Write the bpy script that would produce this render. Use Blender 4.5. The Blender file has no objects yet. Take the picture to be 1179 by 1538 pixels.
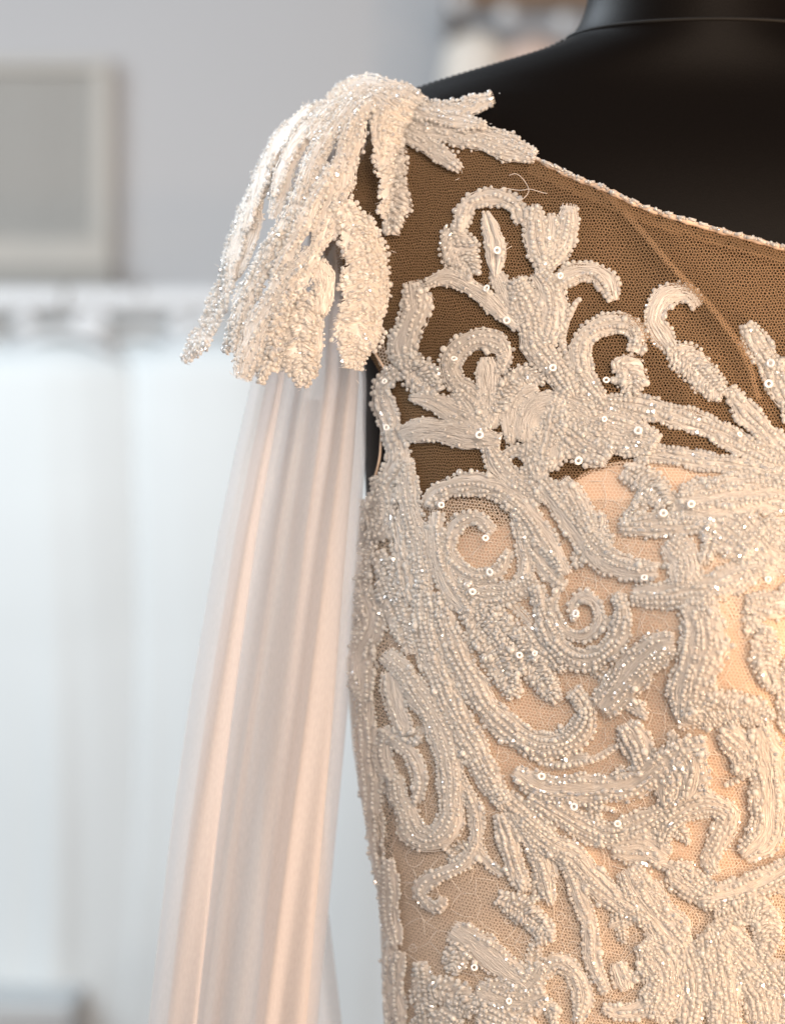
import bpy, math, random
import numpy as np
from mathutils import Vector
from mathutils.bvhtree import BVHTree

rng = np.random.default_rng(7)
random.seed(7)
SC = bpy.context.scene
COL = SC.collection

# ------------------------------------------------------------------ camera, world, lamps, exposure
S = 0.00036            # metres per photograph pixel at the focus plane
D = 1.2                # camera to focus plane
CZ = 1.25              # camera height
CAM = np.array([0.0, -D, CZ])
cam_d = bpy.data.cameras.new('camera')
cam = bpy.data.objects.new('camera', cam_d); COL.objects.link(cam)
cam.location = CAM; cam.rotation_euler = (math.pi/2, 0, 0)
cam_d.sensor_fit = 'HORIZONTAL'; cam_d.sensor_width = 24.0
cam_d.lens = 24.0*D/(1179*S)
cam_d.clip_start = 0.05; cam_d.clip_end = 60
cam_d.dof.use_dof = True
cam_d.dof.focus_distance = D+0.012
cam_d.dof.aperture_fstop = 2.9
SC.camera = cam

world = bpy.data.worlds.new('World'); SC.world = world; world.use_nodes = True
bg = world.node_tree.nodes['Background']
bg.inputs[0].default_value = (0.80, 0.88, 1.0, 1); bg.inputs[1].default_value = 0.19

def area(name, loc, aim, size, power, col, spread=180):
    l = bpy.data.lights.new(name, 'AREA'); l.shape = 'RECTANGLE'
    l.size, l.size_y = size; l.energy = power; l.color = col; l.spread = math.radians(spread)
    o = bpy.data.objects.new(name, l); COL.objects.link(o)
    o.location = loc
    o.rotation_euler = (Vector(aim)-Vector(loc)).to_track_quat('-Z', 'Y').to_euler()
    return o
# cool daylight: a broad window ahead of the gowns, a high one that catches the shoulder
area('window_light', (-1.35, 0.45, 2.15), (-0.25, 2.5, 1.25), (1.6, 1.6), 46, (0.87, 0.95, 1.0))
area('window_light.001', (-0.95, 0.85, 2.65), (-0.06, 0.10, 1.42), (0.8, 0.8), 29, (0.80, 0.90, 1.0))
# warm shop lamps in front, right; two tiny spots added just for bead glints
area('shop_lamp', (0.55, -1.95, 1.75), (0.06, 0.02, 1.2), (1.3, 1.3), 20, (1.0, 0.765, 0.58), 110)
area('glint_light', (0.35, -1.9, 2.4), (0.05, 0.0, 1.2), (0.05, 0.05), 11, (1.0, 0.82, 0.66))
area('glint_light.001', (1.15, -1.0, 1.45), (0.14, 0.0, 1.15), (0.05, 0.05), 8, (1.0, 0.68, 0.42))
area('shop_lamp.001', (1.0, -0.50, 0.70), (0.2, 0.0, 1.08), (0.25, 0.25), 13, (1.0, 0.60, 0.32))

SC.view_settings.view_transform = 'Standard'; SC.view_settings.look = 'None'
SC.view_settings.exposure = 0.0; SC.view_settings.gamma = 1.0
SC.cycles.transparent_max_bounces = 40
SC.cycles.max_bounces = 10
SC.cycles.use_denoising = True
SC.cycles.sample_clamp_indirect = 6

# ------------------------------------------------------------------ pixel to place helpers
def PX(px, py, y=0.0):
    k = (D+y)/D
    return np.array([(px-589.5)*S*k, y, CZ+(769-py)*S*k])
def ray_dir(px, py):
    v = Vector(((px-589.5)*S, D, (769-py)*S)); v.normalize(); return v
def lerp_tab(t, xs, ys): return float(np.interp(t, xs, ys))

def catmull(pts, step=3.0, closed=False):
    """smooth curve through 2d/3d points, resampled at about even steps"""
    P = np.asarray(pts, float)
    if len(P) == 2:
        P = np.array([P[0], P[0]*.667+P[1]*.333, P[0]*.333+P[1]*.667, P[1]])
    Q = np.vstack([2*P[0]-P[1], P, 2*P[-1]-P[-2]])
    out = []
    for i in range(1, len(Q)-2):
        p0, p1, p2, p3 = Q[i-1], Q[i], Q[i+1], Q[i+2]
        for t in np.linspace(0, 1, 14, endpoint=False):
            out.append(.5*((2*p1)+(p2-p0)*t+(2*p0-5*p1+4*p2-p3)*t*t+(3*p1-p0-3*p2+p3)*t**3))
    out.append(Q[-2]); out = np.array(out)
    seg = np.linalg.norm(np.diff(out, axis=0), axis=1); L = np.concatenate([[0], np.cumsum(seg)])
    n = max(3, int(L[-1]/step)+1)
    s = np.linspace(0, L[-1], n)
    return np.stack([np.interp(s, L, out[:, k]) for k in range(out.shape[1])], 1), L[-1]

# ------------------------------------------------------------------ mesh helpers
def make_mesh(name, V, F, mat, smooth=True, uv=None):
    me = bpy.data.meshes.new(name)
    V = np.asarray(V, np.float32).reshape(-1, 3)
    if isinstance(F, np.ndarray):
        nv = F.shape[1]
        me.vertices.add(len(V)); me.vertices.foreach_set('co', V.ravel())
        me.loops.add(F.size); me.loops.foreach_set('vertex_index', F.astype(np.int32).ravel())
        me.polygons.add(len(F))
        me.polygons.foreach_set('loop_start', np.arange(0, F.size, nv, dtype=np.int32))
        me.update(calc_edges=True)
    else:
        me.from_pydata([tuple(v) for v in V], [], [tuple(f) for f in F])
        me.update()
    if uv is not None:
        lay = me.uv_layers.new(name='UVMap')
        idx = np.empty(len(me.loops), np.int32); me.loops.foreach_get('vertex_index', idx)
        lay.data.foreach_set('uv', np.asarray(uv, np.float32)[idx].ravel())
    me.polygons.foreach_set('use_smooth', np.full(len(me.polygons), smooth))
    if mat is not None: me.materials.append(mat)
    return me
def link(name, me, parent=None, kind=None, label=None, cat=None, group=None):
    o = bpy.data.objects.new(name, me); COL.objects.link(o)
    if parent is not None: o.parent = parent
    for k, v in (('kind', kind), ('label', label), ('category', cat), ('group', group)):
        if v: o[k] = v
    return o
def empty(name, loc, label, cat, group=None):
    o = link(name, None, None, None, label, cat, group)
    o.location = loc
    bpy.context.view_layer.update()
    return o
def child(name, me, parent, **kw):
    """child whose mesh is in world coordinates"""
    o = link(name, me, parent, **kw)
    w = Vector((0, 0, 0)); p = parent
    while p is not None: w = w+p.location; p = p.parent
    o.location = -w
    return o
def grid_faces(nu, nv, wrap=False):
    i, j = np.meshgrid(np.arange(nu-1), np.arange(nv if wrap else nv-1), indexing='ij')
    i = i.ravel(); j = j.ravel(); j2 = (j+1) % nv
    return np.stack([i*nv+j, i*nv+j2, (i+1)*nv+j2, (i+1)*nv+j], 1)
def box_vf(lo, hi, bev=0.004):
    """box with chamfered edges (world coordinates)"""
    lo = np.array(lo, float); hi = np.array(hi, float); b = min(bev, *(0.45*(hi-lo)))
    import bmesh
    bm = bmesh.new(); bmesh.ops.create_cube(bm, size=1)
    for v in bm.verts:
        for k in range(3): v.co[k] = lo[k] if v.co[k] < 0 else hi[k]
    bmesh.ops.bevel(bm, geom=bm.edges[:], offset=b, segments=2, affect='EDGES', profile=.7)
    bm.verts.ensure_lookup_table()
    V = np.array([v.co[:] for v in bm.verts]); F = [[v.index for v in f.verts] for f in bm.faces]
    bm.free(); return V, F
def tube_vf(P, r, nseg=8, caps=True):
    P = np.asarray(P, float); n = len(P)
    r = np.full(n, r) if np.isscalar(r) else np.asarray(r, float)
    T = np.gradient(P, axis=0); T /= np.linalg.norm(T, axis=1)[:, None]+1e-12
    up = np.array([0., 0, 1]) if abs(T[0][2]) < .9 else np.array([0., 1, 0])
    V = []
    N = np.cross(T[0], up); N /= np.linalg.norm(N)
    for i in range(n):
        N = N-T[i]*np.dot(N, T[i]); N /= np.linalg.norm(N)+1e-12
        B = np.cross(T[i], N)
        for k in range(nseg):
            a = 2*math.pi*k/nseg
            V.append(P[i]+r[i]*(math.cos(a)*N+math.sin(a)*B))
    F = [list(f) for f in grid_faces(n, nseg, True)]
    if caps: F += [list(range(nseg))[::-1], [(n-1)*nseg+k for k in range(nseg)]]
    return np.array(V), F
def merge(parts):
    V = []; F = []; o = 0
    for v, f in parts:
        V.append(v); F += [[i+o for i in q] for q in f]; o += len(v)
    return np.vstack(V), F
def icosphere(sub):
    import bmesh
    bm = bmesh.new(); bmesh.ops.create_icosphere(bm, subdivisions=sub, radius=1)
    V = np.array([v.co[:] for v in bm.verts]); F = np.array([[v.index for v in f.verts] for f in bm.faces])
    bm.free(); return V, F

# ------------------------------------------------------------------ materials
def nodes(name):
    m = bpy.data.materials.new(name); m.use_nodes = True
    nt = m.node_tree; b = nt.nodes['Principled BSDF']
    return m, nt, b
def N(nt, t, **kw):
    n = nt.nodes.new(t)
    for k, v in kw.items(): setattr(n, k, v)
    return n
def math_node(nt, op, a, b=None):
    n = N(nt, 'ShaderNodeMath', operation=op)
    for i, v in enumerate((a, b)):
        if v is None: continue
        if isinstance(v, (int, float)): n.inputs[i].default_value = v
        else: nt.links.new(v, n.inputs[i])
    return n.outputs[0]
def vmath(nt, op, a, b=None):
    n = N(nt, 'ShaderNodeVectorMath', operation=op)
    for i, v in enumerate((a, b)):
        if v is None: continue
        if isinstance(v, tuple): n.inputs[i].default_value = v
        else: nt.links.new(v, n.inputs[i])
    return n.outputs['Value'] if op in ('DOT_PRODUCT', 'LENGTH') else n.outputs['Vector']

def plain(name, col, rough=.6, spec=.5, noise=0.0, nscale=20, bump=0.0, bscale=200, **kw):
    m, nt, b = nodes(name)
    b.inputs['Roughness'].default_value = rough
    b.inputs['Specular IOR Level'].default_value = spec
    tc = N(nt, 'ShaderNodeTexCoord')
    if noise:
        nz = N(nt, 'ShaderNodeTexNoise'); nz.inputs['Scale'].default_value = nscale; nz.inputs['Detail'].default_value = 6
        nt.links.new(tc.outputs['Object'], nz.inputs['Vector'])
        mx = N(nt, 'ShaderNodeMix', data_type='RGBA')
        mx.inputs[6].default_value = (*[max(0, c*(1-noise)) for c in col], 1)
        mx.inputs[7].default_value = (*[min(1, c*(1+noise)) for c in col], 1)
        nt.links.new(nz.outputs['Fac'], mx.inputs[0]); nt.links.new(mx.outputs[2], b.inputs['Base Color'])
    else: b.inputs['Base Color'].default_value = (*col, 1)
    if bump:
        nz = N(nt, 'ShaderNodeTexNoise'); nz.inputs['Scale'].default_value = bscale; nz.inputs['Detail'].default_value = 4
        nt.links.new(tc.outputs['Object'], nz.inputs['Vector'])
        bp = N(nt, 'ShaderNodeBump'); bp.inputs['Strength'].default_value = bump; bp.inputs['Distance'].default_value = .001
        nt.links.new(nz.outputs['Fac'], bp.inputs['Height']); nt.links.new(bp.outputs['Normal'], b.inputs['Normal'])
    for k, v in kw.items(): b.inputs[k.replace('_', ' ')].default_value = v
    return m

def net_material(name, col, cell, thread, warp=0.25):
    """hexagonal net: threads opaque, holes open. UV is in metres."""
    m, nt, b = nodes(name)
    nt.nodes.remove(b); out = nt.nodes['Material Output']
    uv = N(nt, 'ShaderNodeUVMap')
    nz = N(nt, 'ShaderNodeTexNoise'); nz.inputs['Scale'].default_value = 90; nz.inputs['Detail'].default_value = 3
    nt.links.new(uv.outputs[0], nz.inputs['Vector'])
    wv = vmath(nt, 'SUBTRACT', nz.outputs['Color'], (.5, .5, .5))
    sc = N(nt, 'ShaderNodeVectorMath', operation='SCALE'); nt.links.new(wv, sc.inputs[0]); sc.inputs['Scale'].default_value = cell*warp*4
    p0 = vmath(nt, 'ADD', uv.outputs[0], sc.outputs[0])
    s2 = N(nt, 'ShaderNodeVectorMath', operation='SCALE'); nt.links.new(p0, s2.inputs[0]); s2.inputs['Scale'].default_value = 1/cell
    p = vmath(nt, 'ADD', s2.outputs[0], (1000.0, 1000.0, 0.0))
    p = vmath(nt, 'MULTIPLY', p, (1, 1, 0))
    R = (1.0, 1.7320508, 1.0); H = (.5, .8660254, 0.0)
    a = vmath(nt, 'SUBTRACT', vmath(nt, 'MODULO', p, R), H)
    c = vmath(nt, 'SUBTRACT', vmath(nt, 'MODULO', vmath(nt, 'SUBTRACT', p, H), R), H)
    la = vmath(nt, 'LENGTH', a); lc = vmath(nt, 'LENGTH', c)
    sel = math_node(nt, 'LESS_THAN', la, lc)
    mx = N(nt, 'ShaderNodeMix', data_type='VECTOR')
    nt.links.new(sel, mx.inputs[0]); nt.links.new(c, mx.inputs[4]); nt.links.new(a, mx.inputs[5])
    g = vmath(nt, 'ABSOLUTE', mx.outputs[1])
    d1 = vmath(nt, 'DOT_PRODUCT', g, (.5, .8660254, 0))
    sx = N(nt, 'ShaderNodeSeparateXYZ'); nt.links.new(g, sx.inputs[0])
    d = math_node(nt, 'MAXIMUM', d1, sx.outputs[0])
    # rounder holes: blend the hexagon with the circle
    lg = vmath(nt, 'LENGTH', g)
    d = math_node(nt, 'ADD', math_node(nt, 'MULTIPLY', d, .65), math_node(nt, 'MULTIPLY', lg, .35))
    fac = math_node(nt, 'GREATER_THAN', d, .5-thread)
    tr = N(nt, 'ShaderNodeBsdfTransparent')
    di = N(nt, 'ShaderNodeBsdfDiffuse'); di.inputs[0].default_value = (*col, 1)
    tl = N(nt, 'ShaderNodeBsdfTranslucent'); tl.inputs[0].default_value = (*col, 1)
    gl = N(nt, 'ShaderNodeBsdfGlossy'); gl.inputs[0].default_value = (*col, 1); gl.inputs[1].default_value = .4
    m1 = N(nt, 'ShaderNodeMixShader'); m1.inputs[0].default_value = .2
    nt.links.new(di.outputs[0], m1.inputs[1]); nt.links.new(tl.outputs[0], m1.inputs[2])
    m0 = N(nt, 'ShaderNodeMixShader'); m0.inputs[0].default_value = .08
    nt.links.new(m1.outputs[0], m0.inputs[1]); nt.links.new(gl.outputs[0], m0.inputs[2])
    m2 = N(nt, 'ShaderNodeMixShader')
    nt.links.new(fac, m2.inputs[0]); nt.links.new(tr.outputs[0], m2.inputs[1]); nt.links.new(m0.outputs[0], m2.inputs[2])
    nt.links.new(m2.outputs[0], out.inputs[0])
    return m

def chiffon_material(name, col, opacity):
    m, nt, b = nodes(name); nt.nodes.remove(b); out = nt.nodes['Material Output']
    lw = N(nt, 'ShaderNodeLayerWeight'); lw.inputs[0].default_value = .35
    uv = N(nt, 'ShaderNodeUVMap')
    wv = N(nt, 'ShaderNodeTexNoise'); wv.inputs['Scale'].default_value = 900
    mp = N(nt, 'ShaderNodeMapping'); mp.inputs['Scale'].default_value = (1, .25, 1)
    nt.links.new(uv.outputs[0], mp.inputs[0]); nt.links.new(mp.outputs[0], wv.inputs['Vector'])
    op = math_node(nt, 'ADD', opacity-.06, math_node(nt, 'MULTIPLY', lw.outputs['Facing'], .10))
    op = math_node(nt, 'ADD', op, math_node(nt, 'MULTIPLY', wv.outputs['Fac'], .12))
    op = math_node(nt, 'MINIMUM', op, .97)
    tr = N(nt, 'ShaderNodeBsdfTransparent')
    di = N(nt, 'ShaderNodeBsdfDiffuse'); di.inputs[0].default_value = (*col, 1)
    tl = N(nt, 'ShaderNodeBsdfTranslucent'); tl.inputs[0].default_value = (*col, 1)
    m1 = N(nt, 'ShaderNodeMixShader'); m1.inputs[0].default_value = .5
    nt.links.new(di.outputs[0], m1.inputs[1]); nt.links.new(tl.outputs[0], m1.inputs[2])
    m2 = N(nt, 'ShaderNodeMixShader')
    nt.links.new(op, m2.inputs[0]); nt.links.new(tr.outputs[0], m2.inputs[1]); nt.links.new(m1.outputs[0], m2.inputs[2])
    nt.links.new(m2.outputs[0], out.inputs[0])
    return m

def bead_material(name, col, rough, trans, gloss=.10):
    """milky glass: diffuse and translucent body under a thin sharp gloss"""
    m, nt, b = nodes(name); nt.nodes.remove(b); out = nt.nodes['Material Output']
    g = N(nt, 'ShaderNodeNewGeometry')
    mx = N(nt, 'ShaderNodeMix', data_type='RGBA')
    mx.inputs[6].default_value = (*[c*.90 for c in col], 1); mx.inputs[7].default_value = (*[min(.97, c*1.06) for c in col], 1)
    nt.links.new(g.outputs['Random Per Island'], mx.inputs[0])
    di = N(nt, 'ShaderNodeBsdfDiffuse'); tl = N(nt, 'ShaderNodeBsdfTranslucent')
    for n_ in (di, tl): nt.links.new(mx.outputs[2], n_.inputs[0])
    m1 = N(nt, 'ShaderNodeMixShader'); m1.inputs[0].default_value = trans
    nt.links.new(di.outputs[0], m1.inputs[1]); nt.links.new(tl.outputs[0], m1.inputs[2])
    fr = N(nt, 'ShaderNodeFresnel'); fr.inputs[0].default_value = 1.45
    f2 = math_node(nt, 'ADD', math_node(nt, 'MULTIPLY', fr.outputs[0], .5), gloss)
    gl = N(nt, 'ShaderNodeBsdfGlossy'); gl.inputs[0].default_value = (1, 1, 1, 1); gl.inputs[1].default_value = rough
    m2 = N(nt, 'ShaderNodeMixShader'); nt.links.new(f2, m2.inputs[0])
    nt.links.new(m1.outputs[0], m2.inputs[1]); nt.links.new(gl.outputs[0], m2.inputs[2])
    nt.links.new(m2.outputs[0], out.inputs[0])
    return m
def thread_material(name, col, bscale):
    m, nt, b = nodes(name); nt.nodes.remove(b); out = nt.nodes['Material Output']
    tc = N(nt, 'ShaderNodeTexCoord')
    nz = N(nt, 'ShaderNodeTexNoise'); nz.inputs['Scale'].default_value = bscale; nz.inputs['Detail'].default_value = 4
    nt.links.new(tc.outputs['Object'], nz.inputs['Vector'])
    bp = N(nt, 'ShaderNodeBump'); bp.inputs['Strength'].default_value = .5; bp.inputs['Distance'].default_value = .0006
    nt.links.new(nz.outputs['Fac'], bp.inputs['Height'])
    di = N(nt, 'ShaderNodeBsdfDiffuse'); tl = N(nt, 'ShaderNodeBsdfTranslucent')
    for n_ in (di, tl): n_.inputs[0].default_value = (*col, 1)
    nt.links.new(bp.outputs[0], di.inputs['Normal'])
    m1 = N(nt, 'ShaderNodeMixShader'); m1.inputs[0].default_value = .3
    nt.links.new(di.outputs[0], m1.inputs[1]); nt.links.new(tl.outputs[0], m1.inputs[2])
    gl = N(nt, 'ShaderNodeBsdfGlossy'); gl.inputs[0].default_value = (*col, 1); gl.inputs[1].default_value = .35
    m2 = N(nt, 'ShaderNodeMixShader'); m2.inputs[0].default_value = .07
    nt.links.new(m1.outputs[0], m2.inputs[1]); nt.links.new(gl.outputs[0], m2.inputs[2])
    nt.links.new(m2.outputs[0], out.inputs[0])
    return m

M = {}
M['leather'] = plain('black_leather', (.0036, .0026, .0021), .45, .08, bump=.12, bscale=1100)
M['seam'] = plain('black_cord', (.006, .006, .006), .7, .3)
M['net'] = net_material('nude_net', (.31, .205, .12), .00180, .105, .5)
M['net_light'] = net_material('nude_net_light', (.40, .27, .165), .0016, .11)
M['net2'] = net_material('ivory_net', (.66, .54, .43), .0028, .12, .5)
M['thread'] = thread_material('ivory_thread', (.94, .90, .86), 700)
M['satin'] = thread_material('satin_thread', (.95, .915, .875), 1200)
M['bead'] = bead_material('milky_bead', (.95, .925, .90), .12, .60, .02)
M['clear'] = bead_material('clear_bead', (.95, .93, .91), .05, .70, .14)
M['sequin'] = plain('pearl_sequin', (.95, .955, .96), .2, .9, Coat_Weight=.8)
M['chiffon'] = chiffon_material('blush_chiffon', (.80, .74, .71), .50)
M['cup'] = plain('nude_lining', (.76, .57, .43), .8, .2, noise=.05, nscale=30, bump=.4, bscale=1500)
M['net_bodice'] = net_material('blush_net', (.84, .73, .62), .00190, .095, .35)
M['sparkle'] = bead_material('faceted_crystal', (.92, .91, .90), .06, .35, .50)
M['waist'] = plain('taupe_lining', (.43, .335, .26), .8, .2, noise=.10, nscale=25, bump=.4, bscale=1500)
M['net_fine'] = net_material('nude_net_fine', (.20, .13, .075), .0015, .10, .5)
M['binding'] = plain('nude_binding', (.66, .52, .41), .7, .25, noise=.08, nscale=100, bump=.3, bscale=900)
M['wall'] = plain('grey_wall', (.58, .595, .62), .9, .2, noise=.03, nscale=2)
M['white_cloth'] = plain('white_cloth', (.62, .66, .675), .8, .2, noise=.05, nscale=6)
M['ivory_cloth'] = plain('ivory_cloth', (.76, .72, .66), .8, .2, noise=.05, nscale=6)
M['grey_cloth'] = plain('pale_grey_cloth', (.56, .60, .615), .8, .2, noise=.06, nscale=5)
M['blush_cloth'] = plain('blush_cloth', (.66, .52, .45), .8, .2, noise=.06, nscale=5)
M['white_metal'] = plain('white_metal', (.62, .64, .66), .4, .4)
M['brown_wood'] = plain('brown_wood', (.22, .15, .10), .5, .4, noise=.2, nscale=30)
M['panel_frame'] = plain('cream_frame', (.58, .565, .53), .6, .3, noise=.04, nscale=20)
M['panel'] = plain('grey_panel', (.44, .44, .425), .7, .3, noise=.04, nscale=14)
M['dark_grey'] = plain('slate_grey', (.48, .50, .51), .7, .3, noise=.1, nscale=10)
M['grey_metal'] = plain('grey_metal', (.30, .29, .27), .4, .5)

# ------------------------------------------------------------------ the dress form (torso as a loft of rings)
CXP = 1060.0
T_py = [-260, -150, 0, 30, 50, 65, 75, 90, 110, 130, 145, 165, 200, 260, 350, 420, 470, 520, 560, 650, 760, 900, 1020, 1120, 1250, 1350, 1538, 1750]
T_xl = [893, 895, 883, 875, 862, 845, 825, 775, 705, 640, 602, 548, 502, 472, 464, 478, 505, 530, 545, 545, 550, 540, 532, 540, 562, 580, 588, 575]
T_b = [.054, .055, .057, .058, .058, .057, .056, .055, .054, .054, .055, .060, .068, .080, .092, .098, .102, .105, .108, .112, .116, .114, .108, .104, .098, .095, .095, .10]
T_cy = [.125, .125, .124, .122, .120, .118, .116, .114, .112, .112, .112, .112, .112, .112, .112, .112, .112, .112, .112, .112, .112, .112, .112, .112, .112, .112, .112, .112]
NPHI = 192
_g = np.arange(-300., 1800., 1.)
def _soft(tab, sig):
    v = np.interp(_g, T_py, tab); k = np.exp(-.5*(np.arange(-4*sig, 4*sig+1)/sig)**2); k /= k.sum()
    return np.convolve(np.pad(v, 4*sig, mode='edge'), k, mode='valid')
S_xl = _soft(T_xl, 4); S_b = _soft(T_b, 34); S_cy = _soft(T_cy, 34)
def bump_at(px, py):
    # bust, in the photograph's plan
    g = .040*math.exp(-(((px-1085)/190)**2+((py-930)/(210 if py < 930 else 230))**2))
    g += .040*math.exp(-(((px-1560)/190)**2+((py-930)/215)**2))
    return g
def body_rings(pys, off=0.0):
    V = np.zeros((len(pys), NPHI, 3))
    for i, py in enumerate(pys):
        xl = np.interp(py, _g, S_xl); b = np.interp(py, _g, S_b); cy = np.interp(py, _g, S_cy)
        k = (D+cy)/D
        cx = (CXP-589.5)*S*k; a = (CXP-xl)*S*k+off; bb = b+off
        e = 2.0 if py < 60 else min(2.35, 2.0+(py-60)/300)
        z = CZ+(769-py)*S*k
        ph = np.linspace(0, 2*math.pi, NPHI, endpoint=False)
        c = np.cos(ph); s = np.sin(ph)
        x = cx+a*np.sign(c)*np.abs(c)**(2/e); y = cy+bb*np.sign(s)*np.abs(s)**(2/e)
        for j in range(NPHI):
            if y[j] < cy:
                kk = (D+y[j])/D
                g = bump_at(x[j]/(S*kk)+589.5, py)
                y[j] -= g*min(1, (cy-y[j])/bb*1.6)
        V[i, :, 0] = x; V[i, :, 1] = y; V[i, :, 2] = z
    # smooth along height a little so that the table's corners vanish
    return V
def smooth_rows(V, n):
    for _ in range(n):
        W = V.copy(); W[1:-1] = (V[:-2]+2*V[1:-1]+V[2:])/4; V = W
    return V
pys_t = np.concatenate([np.arange(-260, 50, 10), np.arange(50, 170, 3), np.arange(170, 1760, 10)]).astype(float)
def body_surface(off): return smooth_rows(body_rings(pys_t, off), 3)
BV = body_surface(0.0)
def to_bvh(V, wrap=True):
    nu, nv = V.shape[:2]
    return BVHTree.FromPolygons([tuple(v) for v in V.reshape(-1, 3)], [tuple(int(q) for q in f) for f in grid_faces(nu, nv, wrap)])
# split neck and torso at the neck seam
i_neck = int(np.argmin(np.abs(pys_t-58)))
mann = empty('mannequin', (PX(CXP, 1750, .112)[0], .112, PX(CXP, 1750, .112)[2]),
             'black leather dress form with stitched neck and shoulder seams, wearing the beaded gown', 'mannequin')
def loft_obj(name, V, mat, parent):
    nu, nv = V.shape[:2]
    F = [list(f) for f in grid_faces(nu, nv, True)]
    F += [list(range(nv))[::-1], [(nu-1)*nv+k for k in range(nv)]]
    return child(name, make_mesh(name, V.reshape(-1, 3), F, mat), parent)
loft_obj('torso', BV[i_neck:], M['leather'], mann)
neckV = BV[:i_neck+1].copy()
loft_obj('neck', neckV, M['leather'], mann)
# neck seam: piping round the ring, dipping slightly to the front
ringN = BV[i_neck].copy(); cN = ringN.mean(0)
ringN = cN+(ringN-cN)*1.004
V_, F_ = tube_vf(np.vstack([ringN, ringN[:2]]), .0011, 6)
child('neck_seam', make_mesh('neck_seam', V_, F_, M['seam']), mann)
# shoulder seam: twisted cord along the ridge
ridge = []
for i in range(len(pys_t)):
    if 60 <= pys_t[i] <= 168:
        j = NPHI//2; ridge.append(BV[i, j]+np.array([-.0004, 0, .0006]))
ridge = np.array(ridge); ridge, _ = catmull(ridge, .0012)
tt = np.arange(len(ridge))
V_, F_ = tube_vf(ridge, .00125+.00045*np.sin(tt*2.1), 6)
child('shoulder_seam', make_mesh('shoulder_seam', V_, F_, M['seam']), mann)

# ------------------------------------------------------------------ the gown: net yoke, bodice, lining, sleeve
gown = empty('wedding_gown', (PX(CXP, 1740, .112)[0], .112, PX(CXP, 1740, .112)[2]),
             'ivory beaded lace wedding gown with sheer nude net yoke and blush chiffon sleeve', 'gown')
bvh_body = to_bvh(body_surface(.0040))
bvh_cup = to_bvh(body_surface(.0018))
CV = Vector(CAM)
def hit(bvh, px, py):
    h = bvh.ray_cast(CV, ray_dir(px, py))
    if h[0] is None: return None, None
    n = h[1]
    if n.dot(CV-h[0]) < 0: n = -n
    return np.array(h[0]), np.array(n)

def sheet_from_px(curveL, curveR, nu, nv, bvh, mat, name, disp=None, uvrot=0.0):
    """cloth patch on the body: rows run from the upper curve to the lower curve"""
    top, _ = catmull(curveL, 1.0); bot, _ = catmull(curveR, 1.0)
    it = np.linspace(0, len(top)-1, nu); ib = np.linspace(0, len(bot)-1, nu)
    A_ = np.stack([np.interp(it, np.arange(len(top)), top[:, k]) for k in (0, 1)], 1)
    B_ = np.stack([np.interp(ib, np.arange(len(bot)), bot[:, k]) for k in (0, 1)], 1)
    f = np.linspace(0, 1, nv)[None, :, None]
    G = A_[:, None]*(1-f)+B_[:, None]*f
    dd = disp(G[..., 0], G[..., 1]) if disp is not None else np.zeros(G.shape[:2])
    V = np.zeros((nu, nv, 3)); last = None
    for i in range(nu):
        for j in range(nv):
            q = G[i, j].copy(); P, n = hit(bvh, *q)
            tries = 0
            while P is None and tries < 40:
                q[0] += 2.0; P, n = hit(bvh, *q); tries += 1
            if P is None: P, n = last
            last = (P, n)
            V[i, j] = P+n*dd[i, j]
    c, s = math.cos(uvrot), math.sin(uvrot)
    # plan uv, stretched where the cloth turns away at the side, keeps the net even over the front
    X = V[..., 0]-V[..., 1]*.55*np.clip((PX(900, 0)[0]-V[..., 0])/.1, 0, 1); Z = V[..., 2]
    uv = np.stack([c*X-s*Z, s*X+c*Z], -1)
    return make_mesh(name, V.reshape(-1, 3), grid_faces(nu, nv), mat, uv=uv.reshape(-1, 2))

NECK = [(606, 146), (680, 190), (740, 212), (800, 238), (850, 262), (900, 283), (950, 306), (1000, 324), (1050, 339), (1100, 352), (1179, 374), (1240, 392), (1300, 405)]
CUPTOP = [(580, 830), (640, 806), (720, 792), (800, 765), (850, 728), (900, 700), (980, 688), (1080, 700), (1179, 722), (1300, 765)]
YOKELOW = [(482, 300), (490, 400), (525, 490), (570, 560), (590, 640), (600, 812), (720, 798), (800, 771), (850, 734), (900, 706), (980, 694), (1080, 706), (1179, 728), (1300, 771)]
def seg_dist(x, y, line):
    d = np.full(np.shape(x), 1e9); tt = np.zeros(np.shape(x))
    for k in range(len(line)-1):
        (ax, ay), (bx, by) = line[k], line[k+1]; ux, uy = bx-ax, by-ay
        t = np.clip(((x-ax)*ux+(y-ay)*uy)/(ux*ux+uy*uy), 0, 1); dd = np.hypot(x-ax-t*ux, y-ay-t*uy)
        m_ = dd < d; d = np.where(m_, dd, d); tt = np.where(m_, (k+t)/(len(line)-1), tt)
    return d, tt
FOLDS = [([(905, 285), (960, 345), (1010, 405), (1060, 455), (1115, 530), (1140, 600)], 20, .0042),
         ([(850, 385), (930, 455), (985, 530), (1040, 600), (1090, 645)], 20, .0026),
         ([(575, 300), (572, 400), (580, 480)], 12, .0028),
         ([(1000, 335), (1080, 368), (1179, 398), (1300, 430)], 9, .0022),
         ([(800, 245), (850, 285), (905, 330)], 12, .0016)]
def yoke_disp(px, py):
    v = .0003*np.sin(px*.05+py*.021)+.0003*np.sin(px*.017-py*.043)
    for line, w, h in FOLDS:
        d, t = seg_dist(px, py, line)
        v = v+h*np.exp(-(d/w)**2)*np.sin(math.pi*np.clip(.08+.84*t, 0, 1))
    return v
me = sheet_from_px(NECK, YOKELOW,
                   200, 150, bvh_body, M['net'], 'net_yoke', yoke_disp)
child('net_yoke', me, gown, label='sheer nude net over the black shoulder')
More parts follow.
